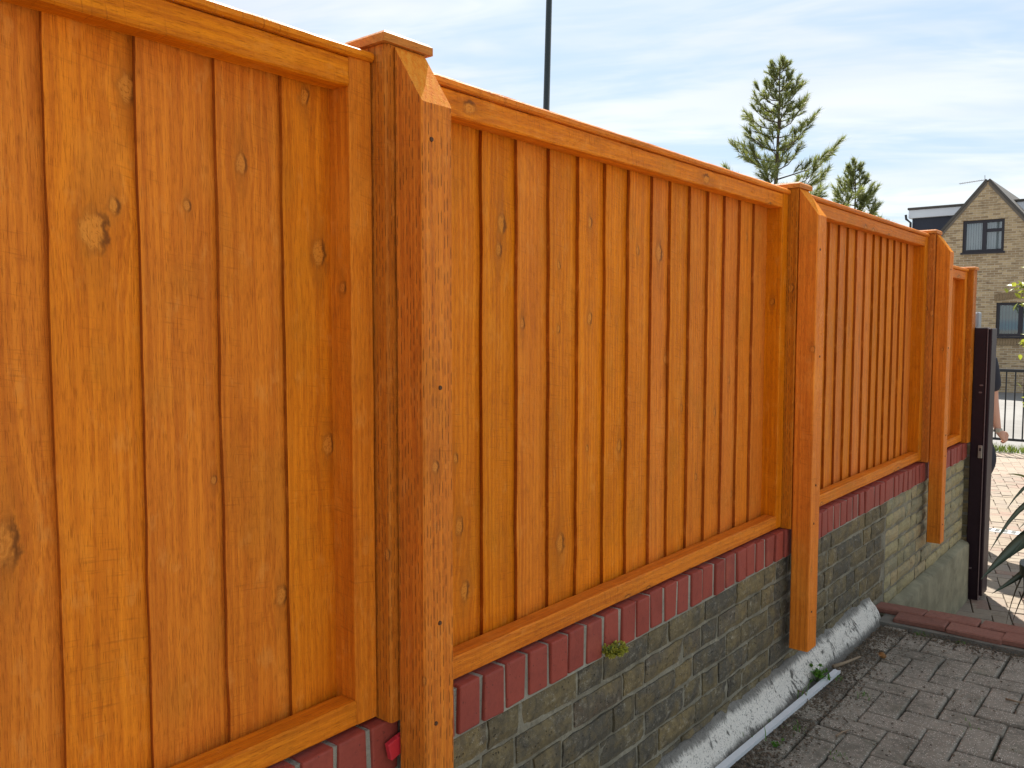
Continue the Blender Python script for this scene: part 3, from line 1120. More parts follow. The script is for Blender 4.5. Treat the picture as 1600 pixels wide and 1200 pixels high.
# dirt and litter along the joint
M_LIT = leaf_mat('leaf_litter', (0.035, 0.026, 0.018), (0.17, 0.125, 0.08), 0.9, 0.0)
lit = Soup()
for _ in range(7000):
    t = rng.random()
    y = rng.uniform(1.7, 3.9)
    x = 0.095 + abs(rng.gauss(0, 0.06)) if t < .62 else rng.uniform(0.1, 0.75) if rng.random() < .3 else 0.09 + abs(rng.gauss(0, .09))
    if t > .86:
        y = 3.87 + rng.gauss(0, 0.035)
        x = rng.uniform(0.09, 0.95)
        if y > 3.945: continue
    s = rng.uniform(.0015, .006)
    z = Z_UP + 0.003 if x > .2 else Z_UP - .001
    a = rng.uniform(0, 6.28)
    e = rng.uniform(.25, .8)
    dx, dy = Vector((math.cos(a), math.sin(a), rng.uniform(-.3, .3))) * s, Vector((-math.sin(a), math.cos(a), rng.uniform(-.3, .3))) * s * e
    c = Vector((x, y, z + rng.uniform(0, .004)))
    hgt = Vector((0, 0, s * .7))
    lit.add([c - dx - dy, c + dx - dy, c + dx * .8 + dy, c - dx * .7 + dy, c + hgt], [(0, 1, 4), (1, 2, 4), (2, 3, 4), (3, 0, 4)])
tag(put('soil_litter', lit.mesh('litter'), M_LIT), 'crumbs of soil and leaf litter along the wall foot and step', 'litter', kind='stuff')


def leaf_shape(c, d, n, l, w, bend=0.15):
    """a small pointed leaf: 6 faces"""
    d, n = d.normalized(), n.normalized()
    s = d.cross(n).normalized()
    n = s.cross(d)
    pts = []
    for t, k in ((0, .12), (.35, 1), (.7, .75), (1, .0)):
        b = -bend * l * t * t
        m_ = c + d * l * t + n * b
        pts += [m_ + s * w * k * .5 + n * w * .15 * k, m_, m_ - s * w * k * .5 + n * w * .15 * k]
    f = []
    for i in range(3):
        a = i * 3
        f += [(a, a + 1, a + 4, a + 3), (a + 1, a + 2, a + 5, a + 4)]
    return pts, f


def rosette(name, at, label, cat, n, size, spread, m, seed, stem_m, lift=0.6, group=None):
    r = random.Random(seed)
    t = thing(name, at, label, cat, group)
    at = Vector(at)
    fo, stx = Soup(), Soup()
    for _ in range(n):
        a = r.uniform(0, 6.28)
        el = r.uniform(lift * .3, lift * 1.5)
        d = Vector((math.cos(a) * math.cos(el), math.sin(a) * math.cos(el), math.sin(el)))
        ln = r.uniform(.3, 1) * spread
        tip = at + d * ln
        stx.tube([at, at + d * ln * .5 + Vector((0, 0, .004)), tip], .0008, 4)
        for _k in range(5):
            dd = (d + Vector([r.uniform(-.9, .9) for _ in range(3)])).normalized()
            fo.add(*leaf_shape(tip, dd, Vector((r.uniform(-.4, .4), r.uniform(-.4, .4), 1)), size * r.uniform(.6, 1.2), size * r.uniform(.5, .8)))
    put('foliage', fo.mesh('fol', origin=at), m, t, at)
    put('stem', stx.mesh('stem', origin=at), stem_m, t, at)
    return t


M_MOSS = leaf_mat('yellow_moss', (0.30, 0.32, 0.025), (0.58, 0.55, 0.09), 0.7, 0.3)
M_WEED = leaf_mat('bright_weed', (0.045, 0.16, 0.015), (0.11, 0.28, 0.03), 0.5, 0.3)
M_STEM = plain('green_stem', (0.10, 0.14, 0.04), 0.7)
rosette('moss_tuft', (0.030, 1.795, 0.470), 'yellow green moss tuft growing from the joint below the coping', 'plant', 190, .0085, .036, M_MOSS, 3, M_STEM, .55)
rosette('weed', (0.083, 3.13, Z_UP), 'bright green leafy weed at the end of the white strip', 'weed', 22, .017, .060, M_WEED, 4, M_STEM, .8, 'weeds along the wall foot')
rosette('weed', (0.168, 2.57, Z_UP), 'small flat green weed between pavers, right of the white strip', 'weed', 7, .011, .028, M_WEED, 5, M_STEM, .35, 'weeds along the wall foot')
rosette('weed', (0.066, 2.70, Z_UP), 'tiny weed between the white strip and the painted fillet', 'weed', 6, .010, .022, M_WEED, 6, M_STEM, .7, 'weeds along the wall foot')

# grass blades over the strip and in the joints
gb = Soup()
for (gx, gy_, n, h) in ((0.085, 2.93, 4, .085), (0.080, 2.55, 4, .06), (0.20, 2.35, 26, .022), (0.26, 3.12, 16, .016), (0.33, 2.62, 14, .014), (0.17, 2.7, 18, .018), (0.25, 3.9, 26, .018), (0.42, 3.91, 20, .016), (0.14, 3.2, 16, .016), (0.6, 3.1, 8, .012)):
    for _ in range(n):
        x, y = gx + rng.gauss(0, .016), gy_ + rng.gauss(0, .02)
        hh = h * rng.uniform(.5, 1.2)
        a = rng.uniform(0, 6.28)
        p0 = Vector((x, y, Z_UP - .004))
        lean = Vector((math.cos(a), math.sin(a), 0)) * hh * .6
        s = Vector((-math.sin(a), math.cos(a), 0)) * .0013
        p1, p2 = p0 + lean * .35 + Vector((0, 0, hh * .7)), p0 + lean + Vector((0, 0, hh))
        gb.add([p0 - s, p0 + s, p1 + s, p1 - s, p2], [(0, 1, 2, 3), (3, 2, 4)])
tag(put('joint_grass', gb.mesh('joint_grass'), M_WEED), 'thin grass blades sprouting in paver joints beside the wall', 'grass', kind='stuff')

M_TWIG = plain('dry_twig', (0.26, 0.19, 0.12), 0.85, 0, 0.3, 80)


def twig(pts, r, label):
    at = Vector(pts[0])
    so = Soup().tube(pts, [r * (1 - .5 * i / (len(pts) - 1)) for i in range(len(pts))], 6)
    tag(put('twig', so.mesh('twig', True, at), M_TWIG, None, at), label, 'twig', 'dry twigs on the paving')


twig([(0.285, 2.74, Z_UP + .004), (0.292, 2.775, Z_UP + .006), (0.305, 2.81, Z_UP + .005)], .0035, 'flat dry twig on the pavers below the white strip')
twig([(0.66, 3.40, Z_UP + .005), (0.70, 3.39, Z_UP + .008), (0.78, 3.41, Z_UP + .012)], .004, 'dry twig on the pavers at the right edge')
twig([(0.060, 2.985, Z_UP + .012), (0.10, 2.965, Z_UP + .020), (0.135, 2.915, Z_UP + .004)], .0030, 'pale dry twig lying across the white strip')
twig([(0.088, 3.30, Z_UP + .005), (0.112, 3.36, Z_UP + .008), (0.138, 3.47, Z_UP + .006)], .0085, 'thick pale stick just beyond the white strip end')

# curled brown leaf
t = thing('fallen_leaf', (0.208, 3.514, Z_UP), 'curled orange brown fallen leaf on the dark pavers', 'leaf')
so = Soup()
v, f = [], []
for i in range(7):
    for j in range(5):
        a, b_ = i / 6 - .5, j / 4 - .5
        w = .024 * math.cos(a * 2.6)
        v.append((a * .05, b_ * w * 1.2, .004 + .012 * (b_ * 2) ** 2 + .010 * abs(a) + .003 * math.sin(a * 9)))
for i in range(6):
    for j in range(4):
        q = i * 5 + j
        f.append((q, q + 1, q + 6, q + 5))
bl = put('blade', mesh('blade', v, f, True), leaf_mat('dead_leaf', (0.30, 0.14, 0.04), (0.50, 0.26, 0.10), .7, .2), t, (0.208, 3.514, Z_UP + .002), (0, 0, 2.4))
sm = bl.modifiers.new('thickness', 'SOLIDIFY')
sm.thickness = 0.0006
put('stalk', Soup().tube([(0, 0, .004), (.012, .006, .004), (.028, .008, .001)], .0008, 5).mesh('stalk'), M_TWIG, t, (0.225, 3.495, Z_UP + .002))

# ------------------------------------------------------------------ gate post, pier, meter box
gp = thing('gate_post', (0.085, 6.0, Z_LOW), 'tall dark brown painted gate post at the end of the wall', 'gate post')
M_BROWN = plain('dark_brown_paint', (0.022, 0.010, 0.015), 0.5, 0, 0.35, 25, 0.0006, 0.25)
M_BROWNE = plain('worn_paint_edge', (0.15, 0.10, 0.10), 0.5, 0, 0.5, 60)
M_STEEL = plain('zinc_steel', (0.42, 0.40, 0.36), 0.35, 0.8, 0.2, 90)
span('post', (0.034, 5.952, Z_LOW - .1), (0.106, 6.05, 1.288), M_BROWN, gp, 0.004)
span('edge_strip', (0.1065, 5.948, Z_LOW), (0.112, 6.03, 1.285), M_BROWNE, gp, 0.002)
span('gate_frame', (0.1125, 5.955, Z_LOW + .03), (0.132, 6.115, 1.283), M_BROWN, gp, 0.005)
k = span('latch_keep', (0.082, 5.935, 0.475), (0.105, 5.9515, 0.555), M_STEEL, gp, 0.002)
put('bolt_hole', bbox(0.010, 0.004, 0.020, 0.001), M_BROWN, k, (0.094, 5.934, 0.53))
for zz, dx in ((0.93, .085), (0.885, .08), (-0.23, .06)):
    put('worn_patch', bbox(0.018, 0.003, 0.010, 0.001, .002, int(zz * 100)), M_BROWNE, gp, (dx, 5.9515, zz))

pier = thing('brick_pier', (-0.09, 6.4, Z_LOW), 'pale jagged edged brick pier behind the farthest fence post', 'pier')
span('mortar_core', (-0.208, 6.072, Z_LOW - .1), (0.014, 6.292, 1.27), mortar_mat('pier_mortar', (0.42, 0.40, 0.34)), pier, 0.002)
PB = [bbox(0.228, 0.232, 0.063, 0.006, 0.004, 300 + s) for s in range(5)]
z = Z_LOW + .03
while z < 1.25:
    put('brick', rng.choice(PB), M_STOCK2, pier, (-0.095 + rng.uniform(-.004, .004), 6.182, z), (0, 0, rng.uniform(-.02, .02)))
    z += .0755
mb = thing('junction_box', (-0.02, 6.2, 1.272), 'small grey box standing on top of the brick pier', 'box')
M_GREYB = plain('grey_plastic', (0.23, 0.25, 0.27), 0.5, 0, 0.1, 30)
put('body', bbox(0.085, 0.10, 0.115, 0.008), M_GREYB, mb, (-0.025, 6.2, 1.272 + .0585))
put('lid', bbox(0.07, 0.008, 0.095, 0.003), M_GREYB, mb, (-0.025, 6.147, 1.272 + .0585))

# ------------------------------------------------------------------ drainage channel
dc = thing('drainage_channel', (0.0, 8.1, Z_LOW), 'pale slotted drainage channel set across the block drive', 'drain')
span('channel', (-0.9, 8.06, Z_LOW - .05), (2.6, 8.19, Z_LOW + .003), plain('pale_galvanised', (0.55, 0.55, 0.54), 0.4, 0.3, 0.1, 40), dc, 0.003)
ds = Soup()
for k in range(58):
    for yy in (8.085, 8.135):
        x = -0.88 + k * .06
        ds.box((x, yy, Z_LOW + .0005), (x + .032, yy + .028, Z_LOW + .0052))
tag(put('slots', ds.mesh('slots'), plain('dark_slot', (0.02, 0.02, 0.02), .9), dc), kind='stuff')

# ------------------------------------------------------------------ planter with spiky cordyline
M_POT = plain('dark_green_pot', (0.012, 0.022, 0.020), 0.4, 0, 0.2, 30)
pot = thing('planter', (0.70, 4.62, Z_LOW), 'dark green planter at the right edge beyond the step', 'planter')
bm = bmesh.new()
bmesh.ops.create_cone(bm, segments=28, radius1=0.135, radius2=0.168, depth=0.57, cap_ends=True)
put('pot', from_bm('pot', bm), M_POT, pot, (0.70, 4.62, Z_LOW + .285))
bm = bmesh.new()
bmesh.ops.create_cone(bm, segments=28, radius1=0.182, radius2=0.185, depth=0.05, cap_ends=True)
put('rim', from_bm('rim', bm), M_POT, pot, (0.70, 4.62, Z_LOW + .59))
pl = thing('spiky_plant', (0.70, 4.62, Z_LOW + .6), 'spiky cordyline with long sword leaves drooping in from the right', 'plant')
M_SWORD = leaf_mat('sword_leaf', (0.085, 0.125, 0.085), (0.15, 0.20, 0.14), 0.38, 0.15)
M_SWORDY = leaf_mat('sword_leaf_yellow', (0.22, 0.24, 0.05), (0.26, 0.27, 0.06), 0.4, 0.3)
M_DEAD = leaf_mat('dead_sword_leaf', (0.16, 0.12, 0.07), (0.24, 0.18, 0.11), 0.8, 0.1)


def sword(a, b, c, w, m, parent, face=None):
    """blade along a quadratic curve a-b-c, folded along its midrib"""
    a, b, c = Vector(a), Vector(b), Vector(c)
    n = 10
    v, f = [], []
    for i in range(n + 1):
        t = i / n
        p = a * (1 - t) ** 2 + b * 2 * t * (1 - t) + c * t * t
        d = ((b - a) * (1 - t) + (c - b) * t).normalized()
        s = d.cross(Vector((0, 0, 1)))
        s = s.normalized() if s.length > .05 else Vector((.7, -.7, 0))
        if face is not None:
            s = d.cross(face).normalized()
        nn = s.cross(d)
        k = w * (min(1, .45 + t * 2) * (1 - t ** 2.6) + .02)
        v += [p + s * k * .5 + nn * k * .13, p, p - s * k * .5 + nn * k * .13, p - nn * .0012]
    for i in range(n):
        q = i * 4
        f += [(q, q + 1, q + 5, q + 4), (q + 1, q + 2, q + 6, q + 5), (q + 2, q + 3, q + 7, q + 6), (q + 3, q, q + 4, q + 7)]
    f.append((0, 1, 2, 3))
    return put('leaf', mesh('leaf', [q - a for q in v], f, True), m, parent, a)


H = Vector((0.70, 4.62, 0.36))
put('stem', Soup().tube([(0, 0, -.19), (.004, 0, .1), (0, 0, .25)], [.035, .03, .024], 10).mesh('stem', True), M_TWIG, pl, H)
leaves = [((0.58, 4.75, 0.40), (0.369, 4.546, 0.085), .085, M_SWORD), ((0.57, 4.74, 0.66), (0.394, 4.578, 0.217), .036, M_SWORD),
          ((0.60, 4.76, 0.74), (0.447, 4.639, 0.416), .030, M_SWORD), ((0.58, 4.75, 0.605), (0.440, 4.648, 0.588), .022, M_SWORDY),
          ((0.60, 4.70, 0.17), (0.410, 4.574, 0.014), .046, M_SWORD), ((0.50, 4.67, 0.20), (0.468, 4.605, -0.16), .010, M_DEAD),
          ((0.55, 4.68, 0.16), (0.487, 4.621, -0.154), .012, M_DEAD), ((0.60, 4.74, 0.45), (0.47, 4.60, 0.18), .016, M_SWORD), ((0.62, 4.70, 0.5), (0.50, 4.62, 0.33), .018, M_SWORD)]
for mid, tip, w, m_ in leaves:
    sword(H, mid, tip, w, m_, pl, Vector((0.45, -0.75, 0.5)))
r = random.Random(5)
for _ in range(22):
    a = r.uniform(-1.9, 1.9)
    el = r.uniform(.1, 1.4)
    d = Vector((math.cos(a) * math.cos(el), math.sin(a) * math.cos(el), math.sin(el)))
    l = r.uniform(.4, .6)
    sword(H + Vector((0, 0, .1)), H + d * l * .6 + Vector((0, 0, .1)), H + d * l + Vector((0, 0, -.1 * l)), r.uniform(.022, .04), M_SWORD, pl)

# ------------------------------------------------------------------ railing
M_BLACK = plain('black_paint', (0.012, 0.012, 0.014), 0.4, 0, 0.2, 20)
RY = 13.7
rl = thing('metal_railing', (0, RY, Z_LOW - .05), 'black metal railing with upright bars across the end of the drive', 'railing')
span('top_rail', (-4.0, RY - .025, 0.655), (3.0, RY + .025, 0.70), M_BLACK, rl, .006)
span('bottom_rail', (-4.0, RY - .02, -0.315), (3.0, RY + .02, -0.28), M_BLACK, rl, .005)
bar = bbox(0.018, 0.018, 0.94, .003)
for k in range(62):
    put('bar', bar, M_BLACK, rl, (-3.9 + k * .1115, RY, 0.187))
pst = bbox(0.05, 0.05, 1.2, .004)
for x in (-3.96, -1.75, 0.62, 2.96):
    put('post', pst, M_BLACK, rl, (x, RY, 0.12))


# ------------------------------------------------------------------ house
def house_brick_mat():
    m, g, b = mat('buff_house_brick')
    x, y, z = g.sep(g.obj_co())
    bt = g.n.new('ShaderNodeTexBrick')
    g.put(bt.inputs['Vector'], g.vec(g.add(x, y), z, 0))
    bt.inputs['Scale'].default_value = 1
    bt.inputs['Brick Width'].default_value = .225
    bt.inputs['Row Height'].default_value = .075
    bt.inputs['Mortar Size'].default_value = .007
    bt.inputs['Mortar Smooth'].default_value = .3
    bt.inputs['Bias'].default_value = 0.1
    g.put(bt.inputs['Color1'], (0.62, 0.45, 0.255))
    g.put(bt.inputs['Color2'], (0.33, 0.22, 0.118))
    g.put(bt.inputs['Mortar'], (0.66, 0.56, 0.42))
    n = g.noise(g.vec(g.mul(x, 4.5), y, g.mul(z, 13.3)), 1, 3, .7)
    c = g.mix(g.mul(g.mr(n, .52, .7), .6), bt.outputs[0], (0.15, 0.10, 0.055))
    c = g.mix(g.mul(g.mr(g.noise(g.vec(x, y, z), .5, 3), .4, .7), .3), c, (0.42, 0.31, 0.18))
    g.put(b.inputs['Base Color'], c)
    b.inputs['Roughness'].default_value = .9
    g.put(b.inputs['Normal'], g.bump(g.sub(1, bt.outputs['Fac']), .006))
    return m


HY = 31.0
M_HB = house_brick_mat()
M_TILE = plain('grey_roof_tile', (0.085, 0.075, 0.065), .8, 0, .3, 8)
M_VERGE = plain('verge_board', (0.17, 0.14, 0.11), .8, 0, .2, 5)
M_NAVY = plain('dark_tile_hanging', (0.022, 0.026, 0.045), .55, 0, .2, 6)
M_WHITE = plain('white_fascia', (0.74, 0.76, 0.80), .5, 0, .04, 3)
M_FRAME = plain('dark_window_frame', (0.018, 0.013, 0.020), .4, 0, .15, 10)
M_BLIND = plain('blind_fabric', (0.50, 0.53, 0.52), .8, 0, .15, 1.5)
M_BLINDG = plain('green_blind_fabric', (0.10, 0.20, 0.17), .8, 0, .2, 1.5)
M_ROOM = plain('dark_room', (0.03, 0.03, 0.035), .9)


def glass_mat():
    m, g, b = mat('window_glass')
    out = g.n['Material Output']
    tr = g.n.new('ShaderNodeBsdfTransparent')
    gl = g.n.new('ShaderNodeBsdfGlossy')
    gl.inputs['Roughness'].default_value = .02
    gl.inputs[0].default_value = (.85, .9, .95, 1)
    fr = g.n.new('ShaderNodeFresnel')
    fr.inputs[0].default_value = 1.6
    mx = g.n.new('ShaderNodeMixShader')
    g.put(mx.inputs[0], g.m('ADD', g.mul(fr.outputs[0], 1.1), 0.12))
    g.l.new(tr.outputs[0], mx.inputs[1])
    g.l.new(gl.outputs[0], mx.inputs[2])
    g.l.new(mx.outputs[0], out.inputs[0])
    tr.inputs[0].default_value = (.8, .86, .9, 1)
    return m


M_GLASS = glass_mat()
hs = thing('brick_house', (-4.45, HY, -0.8), 'buff brick house with a pointed gable and dark framed windows', 'house')
AX, AZ = -4.444, 5.90                      # apex
SL = (5.90 - 4.28) / (5.79 - 4.444)        # roof pitch
HWD = 3.1
EZ = AZ - HWD * SL                          # eaves height
outline = [(AX - HWD, -0.8), (AX + HWD, -0.8), (AX + HWD, EZ), (AX, AZ), (AX - HWD, EZ)]
holes = [(-5.118, -3.930, 3.668, 4.690), (-4.075, -2.70, 0.975, 2.045)]
pts = [Vector(p) for p in outline]
edges = [(i, (i + 1) % 5) for i in range(5)]
for (x0, x1, z0, z1) in holes:
    k = len(pts)
    pts += [Vector(p) for p in ((x0, z0), (x1, z0), (x1, z1), (x0, z1))]
    edges += [(k, k + 1), (k + 1, k + 2), (k + 2, k + 3), (k + 3, k)]
vo, eo, fo, *_ = delaunay_2d_cdt(pts, edges, [], 1, 1e-5)
ff = []
for q in fo:
    c = sum((vo[i] for i in q), Vector((0, 0))) / len(q)
    if not any(x0 < c.x < x1 and z0 < c.y < z1 for (x0, x1, z0, z1) in holes):
        ff.append(tuple(q))
hw = put('gable_wall', mesh('gable', [(p.x, 0, p.y) for p in vo], ff), M_HB, hs, (0, HY, 0))
md = hw.modifiers.new('thick', 'SOLIDIFY')
md.thickness = 0.22
md.offset = 0
span('side_wall', (AX - HWD, HY + .12, -0.8), (AX - HWD + .2, HY + 8, EZ), M_HB, hs, 0)
span('side_wall', (AX + HWD - .2, HY + .12, -0.8), (AX + HWD, HY + 8, EZ), M_HB, hs, 0)
span('back_room', (AX - HWD + .25, HY + .9, -0.8), (AX + HWD - .25, HY + 1.0, EZ + .5), M_ROOM, hs, 0)
for s in (-1, 1):
    # roof slope slab with overhang at the verge
    n = Vector((s * SL, 0, 1)).normalized() * .075
    v = []
    for yy in (HY - .16, HY + 8):
        for (x, z) in ((AX, AZ + .02), (AX + s * (HWD + .25), AZ + .02 - (HWD + .25) * SL)):
            v += [Vector((x, yy, z)), Vector((x, yy, z)) + n]
    f = [(0, 1, 3, 2), (4, 6, 7, 5), (0, 2, 6, 4), (1, 5, 7, 3), (0, 4, 5, 1), (2, 3, 7, 6)]
    ro = put('roof', mesh('roof', v, f), M_TILE, hs)
    # verge board under the roof edge
    d = Vector((s, 0, -SL)).normalized()
    q0, q1 = Vector((AX + s * .02, HY - .13, AZ)), Vector((AX + s * (HWD + .2), HY - .13, AZ - (HWD + .2) * SL))
    dn = Vector((0, 0, -.12))
    v = [q0, q1, q1 + dn, q0 + dn]
    v += [p + Vector((0, .03, 0)) for p in v]
    put('verge_board', mesh('verge', v, [(0, 1, 2, 3), (7, 6, 5, 4), (0, 4, 5, 1), (1, 5, 6, 2), (2, 6, 7, 3), (3, 7, 4, 0)]), M_VERGE, ro)
    # flat roofed dormer behind the gable
    xo = AX + s * 2.62
    a, b_ = (xo, AX + s * .4) if s < 0 else (AX + s * .4, xo)
    dm = span('dormer', (a, HY + 1.5, 3.5), (b_, HY + 6, 5.07), M_NAVY, hs, 0)
    a2, b2 = (xo - .1, AX + .3 * s) if s < 0 else (AX + .3 * s, xo + .1)
    span('fascia', (a2, HY + 1.38, 5.075), (b2, HY + 6.1, 5.36), M_WHITE, dm, .01)
    span('flat_roof', (a2 - .03, HY + 1.33, 5.362), (b2 + .03, HY + 6.15, 5.44), M_TILE, dm, .01)
    if s < 0:
        px = xo - .08
        put('downpipe', Soup().tube([(px - .1, HY + 1.33, 5.20), (px - .08, HY + 1.33, 5.05), (px + .06, HY + 1.36, 4.92), (px + .06, HY + 1.36, 3.4)], .04, 8).mesh('pipe'), M_BLACK, dm)


def window(x0, x1, z0, z1, transoms, mulls, blind, nsl, arch=False):
    fwid = .085
    t = put('window', Soup().box((x0 - .0, HY - .06, z0), (x0 + fwid, HY + .06, z1)).box((x1 - fwid, HY - .06, z0), (x1, HY + .06, z1)).box((x0 + fwid, HY - .06, z0), (x1 - fwid, HY + .06, z0 + fwid)).box((x0 + fwid, HY - .06, z1 - fwid), (x1 - fwid, HY + .06, z1)).mesh('frame', origin=((x0 + x1) / 2, HY, z0)), M_FRAME, hs, ((x0 + x1) / 2, HY, z0))
    for xm in mulls:
        span('mullion', (xm - .06, HY - .055, z0 + fwid), (xm + .06, HY + .055, z1 - fwid), M_FRAME, t, 0)
    for (xa, xb, zm) in transoms:
        span('transom', (xa, HY - .05, zm - .05), (xb, HY + .05, zm + .05), M_FRAME, t, 0)
    put('pane', mesh('pane', [(x0 + .04, HY, z0 + .04), (x1 - .04, HY, z0 + .04), (x1 - .04, HY, z1 - .04), (x0 + .04, HY, z1 - .04)], [(0, 1, 2, 3)]), M_GLASS, t)
    w = (x1 - x0 - .1) / nsl
    sl = bbox(w * .78, .006, z1 - z0 - .12, 0)
    for k in range(nsl):
        put('blind_slat', sl, blind, t, (x0 + .05 + (k + .5) * w, HY + .16, (z0 + z1) / 2), (0, 0, R(20 + rng.uniform(-8, 8))))
    span('sill', (x0 - .04, HY - .16, z0 - .06), (x1 + .04, HY - .02, z0 - .002), M_FRAME, t, .004)
    return t


window(-5.118, -3.930, 3.668, 4.690, [(-4.43, -4.01, 4.35)], [-4.50], M_BLIND, 15)
wl = window(-4.075, -2.70, 0.975, 2.045, [], [-3.40], M_BLINDG, 14)
# brick-on-end arch over and soldier course under the lower window
M_ARCH = plain('gauged_brick', (0.27, 0.185, 0.10), .9, 0, .35, 9)
ab = bbox(.066, .06, .225, .006)
for k in range(19):
    x = -4.10 + k * .0775
    dx = (x + 3.39) / .75
    put('arch_brick', ab, M_ARCH, wl, (x, HY - .10, 2.19 + .09 * (1 - dx * dx)), (0, dx * .10, 0))
for k in range(18):
    put('sill_brick', ab, M_ARCH, wl, (-4.05 + k * .0775, HY - .10, 0.79))

# television aerial
ae = thing('television_aerial', (-4.68, HY + .6, 5.75), 'thin television aerial on the ridge behind the gable point', 'aerial')
M_ALU = plain('aluminium', (0.45, 0.45, 0.46), .4, .6, .1, 30)
put('mast', Soup().tube([(-4.66, HY + .6, 5.6), (-4.67, HY + .6, 6.2)], .012, 6).mesh('mast'), M_ALU, ae)
put('boom', Soup().tube([(-5.42, HY + .6, 6.0), (-4.60, HY + .6, 6.055)], .010, 6).mesh('boom'), M_ALU, ae)
el = Soup().tube([(0, -.16, 0), (0, .16, 0)], .005, 5).mesh('el')
for k in range(14):
    q = k / 13
    put('element', el, M_ALU, ae, (-5.40 + q * .66, HY + .6, 6.001 + q * .045), (0, 0, 0))

# ------------------------------------------------------------------ lamp column beyond the fence
lp = thing('lamp_column', (-7.2, 11.6, -0.5), 'slim dark lamp column rising behind the fence, slightly leaning', 'lamp post')
M_DGREEN = plain('dark_green_paint', (0.022, 0.030, 0.030), .45, 0, .15, 12)
B0, B1 = Vector((-7.56, 11.44, -0.5)), Vector((-7.43, 11.57, 7.6))
put('column', Soup().tube([B0, B0.lerp(B1, .18), B0.lerp(B1, .181), B1], [.085, .085, .062, .048], 16).mesh('column', True, B0), M_DGREEN, lp, B0)
put('bracket', Soup().tube([B1, B1 + Vector((.1, -.02, .15)), B1 + Vector((.5, -.1, .2))], .025, 10).mesh('bracket', True, B1), M_DGREEN, lp, B1)
put('lantern', bbox(.5, .18, .10, .03), plain('lantern_grey', (.3, .31, .32), .5), lp, B1 + Vector((.72, -.14, .2)), (0, R(-5), R(-12)))

# ------------------------------------------------------------------ conifers
M_BARK = plain('pine_bark', (0.085, 0.06, 0.042), .9, 0, .3, 20)
M_NEEDLE = leaf_mat('pine_needle', (0.095, 0.125, 0.040), (0.27, 0.285, 0.10), .6, .35)


def pine(base, height, spread, label, seed, crown_from=.25, lean=0.0):
    r = random.Random(seed)
    base = Vector(base)
    t = thing('conifer_tree', base, label, 'tree', 'young conifers behind the fence')
    top = base + Vector((lean, 0, height))
    trunk = Soup()
    tp = [base.lerp(top, k / 8) + Vector((r.uniform(-.03, .03), r.uniform(-.03, .03), 0)) * (0 < k < 8) for k in range(9)]
    trunk.tube(tp, [.085 * height / 6 * (1 - .93 * k / 8) for k in range(9)], 9)
    br, nd = Soup(), Soup()

    def tuft(p, d, size, dens):
        """a shoot clothed with needles pointing forwards"""
        d = d.normalized()
        s1 = d.orthogonal().normalized()
        s2 = d.cross(s1)
        for k in range(dens):
            q = p + d * size * (k / dens) * 1.0
            a = r.uniform(0, 6.28)
            e = (s1 * math.cos(a) + s2 * math.sin(a))
            dd = (d * r.uniform(.55, 1.0) + e * r.uniform(.45, .9)).normalized()
            l = size * r.uniform(.42, .72)
            sd_ = dd.cross(e).normalized() * .0062
            nd.add([q - sd_, q + sd_, q + dd * l], [(0, 1, 2)])

    tuft(top - Vector((0, 0, .26)), Vector((0, 0, 1)), .30, 70)
    z = crown_from
    while z < .985:
        n = r.choice((4, 5, 5, 6)) if z < .62 else r.choice((3, 3, 4))
        a0 = r.uniform(0, 6.28)
        p0 = base.lerp(top, z)
        q = (1 - z) / (1 - crown_from)
        for k in range(n):
            if r.random() < (.16 if z < .8 else .10):
                continue
            a = a0 + k * 6.283 / n + r.uniform(-.3, .3)
            l = spread * (.10 + .96 * q ** .8) * (r.uniform(.45, 1.25) if z < .8 else r.uniform(.8, 1.15))
            l = min(l, spread * 1.15) * min(1.0, .55 + 1.8 * (1 - z))
            tsz = .5 + .5 * min(1.0, 3.2 * (1 - z))
            upw = r.uniform(.35, .85) + .45 * z
            d = Vector((math.cos(a), math.sin(a), 0))
            c1 = p0 + d * l * .55 + Vector((0, 0, l * .18 * upw))
            c2 = p0 + d * l + Vector((0, 0, l * .62 * upw))
            br.tube([p0, c1, c2], [.016 * q + .007, .009, .004], 5)
            nsub = max(2, int(l / .085))
            for j in range(nsub):
                tt = (j + 1 + r.uniform(-.3, .3)) / (nsub + .5)
                if tt < .22:
                    continue
                b0 = p0.lerp(c1, tt * 2) if tt < .5 else c1.lerp(c2, tt * 2 - 1)
                sd_ = d.cross(Vector((0, 0, 1))) * r.choice((-1, 1)) * r.uniform(.3, 1.0)
                dd = (d * .6 + sd_ + Vector((0, 0, r.uniform(.35, 1.1)))).normalized()
                sl = r.uniform(.12, .30) * (.3 + .85 * q)
                br.tube([b0, b0 + dd * sl], .004, 4)
                tuft(b0 + dd * sl * .3, dd, .22 * tsz * r.uniform(.7, 1.25), r.randint(38, 64))
                if r.random() < .55:
                    d3 = (dd + Vector([r.uniform(-.8, .8) for _ in range(3)])).normalized()
                    tuft(b0 + dd * sl * .5, d3, .18 * tsz, 34)
            tuft(c2 - (c2 - c1).normalized() * .05, c2 - c1 + Vector((0, 0, .10)), .25 * tsz, 70)
        z += r.uniform(.024, .046) * (.40 + .75 * min(1.0, 2.2 * (1 - z)))
    put('trunk', trunk.mesh('trunk', True, base), M_BARK, t, base)
    tag(put('branches', br.mesh('branches', True, base), M_BARK, t, base), kind='stuff')
    put('crown', nd.mesh('crown', False, base), M_NEEDLE, t, base)
    return t


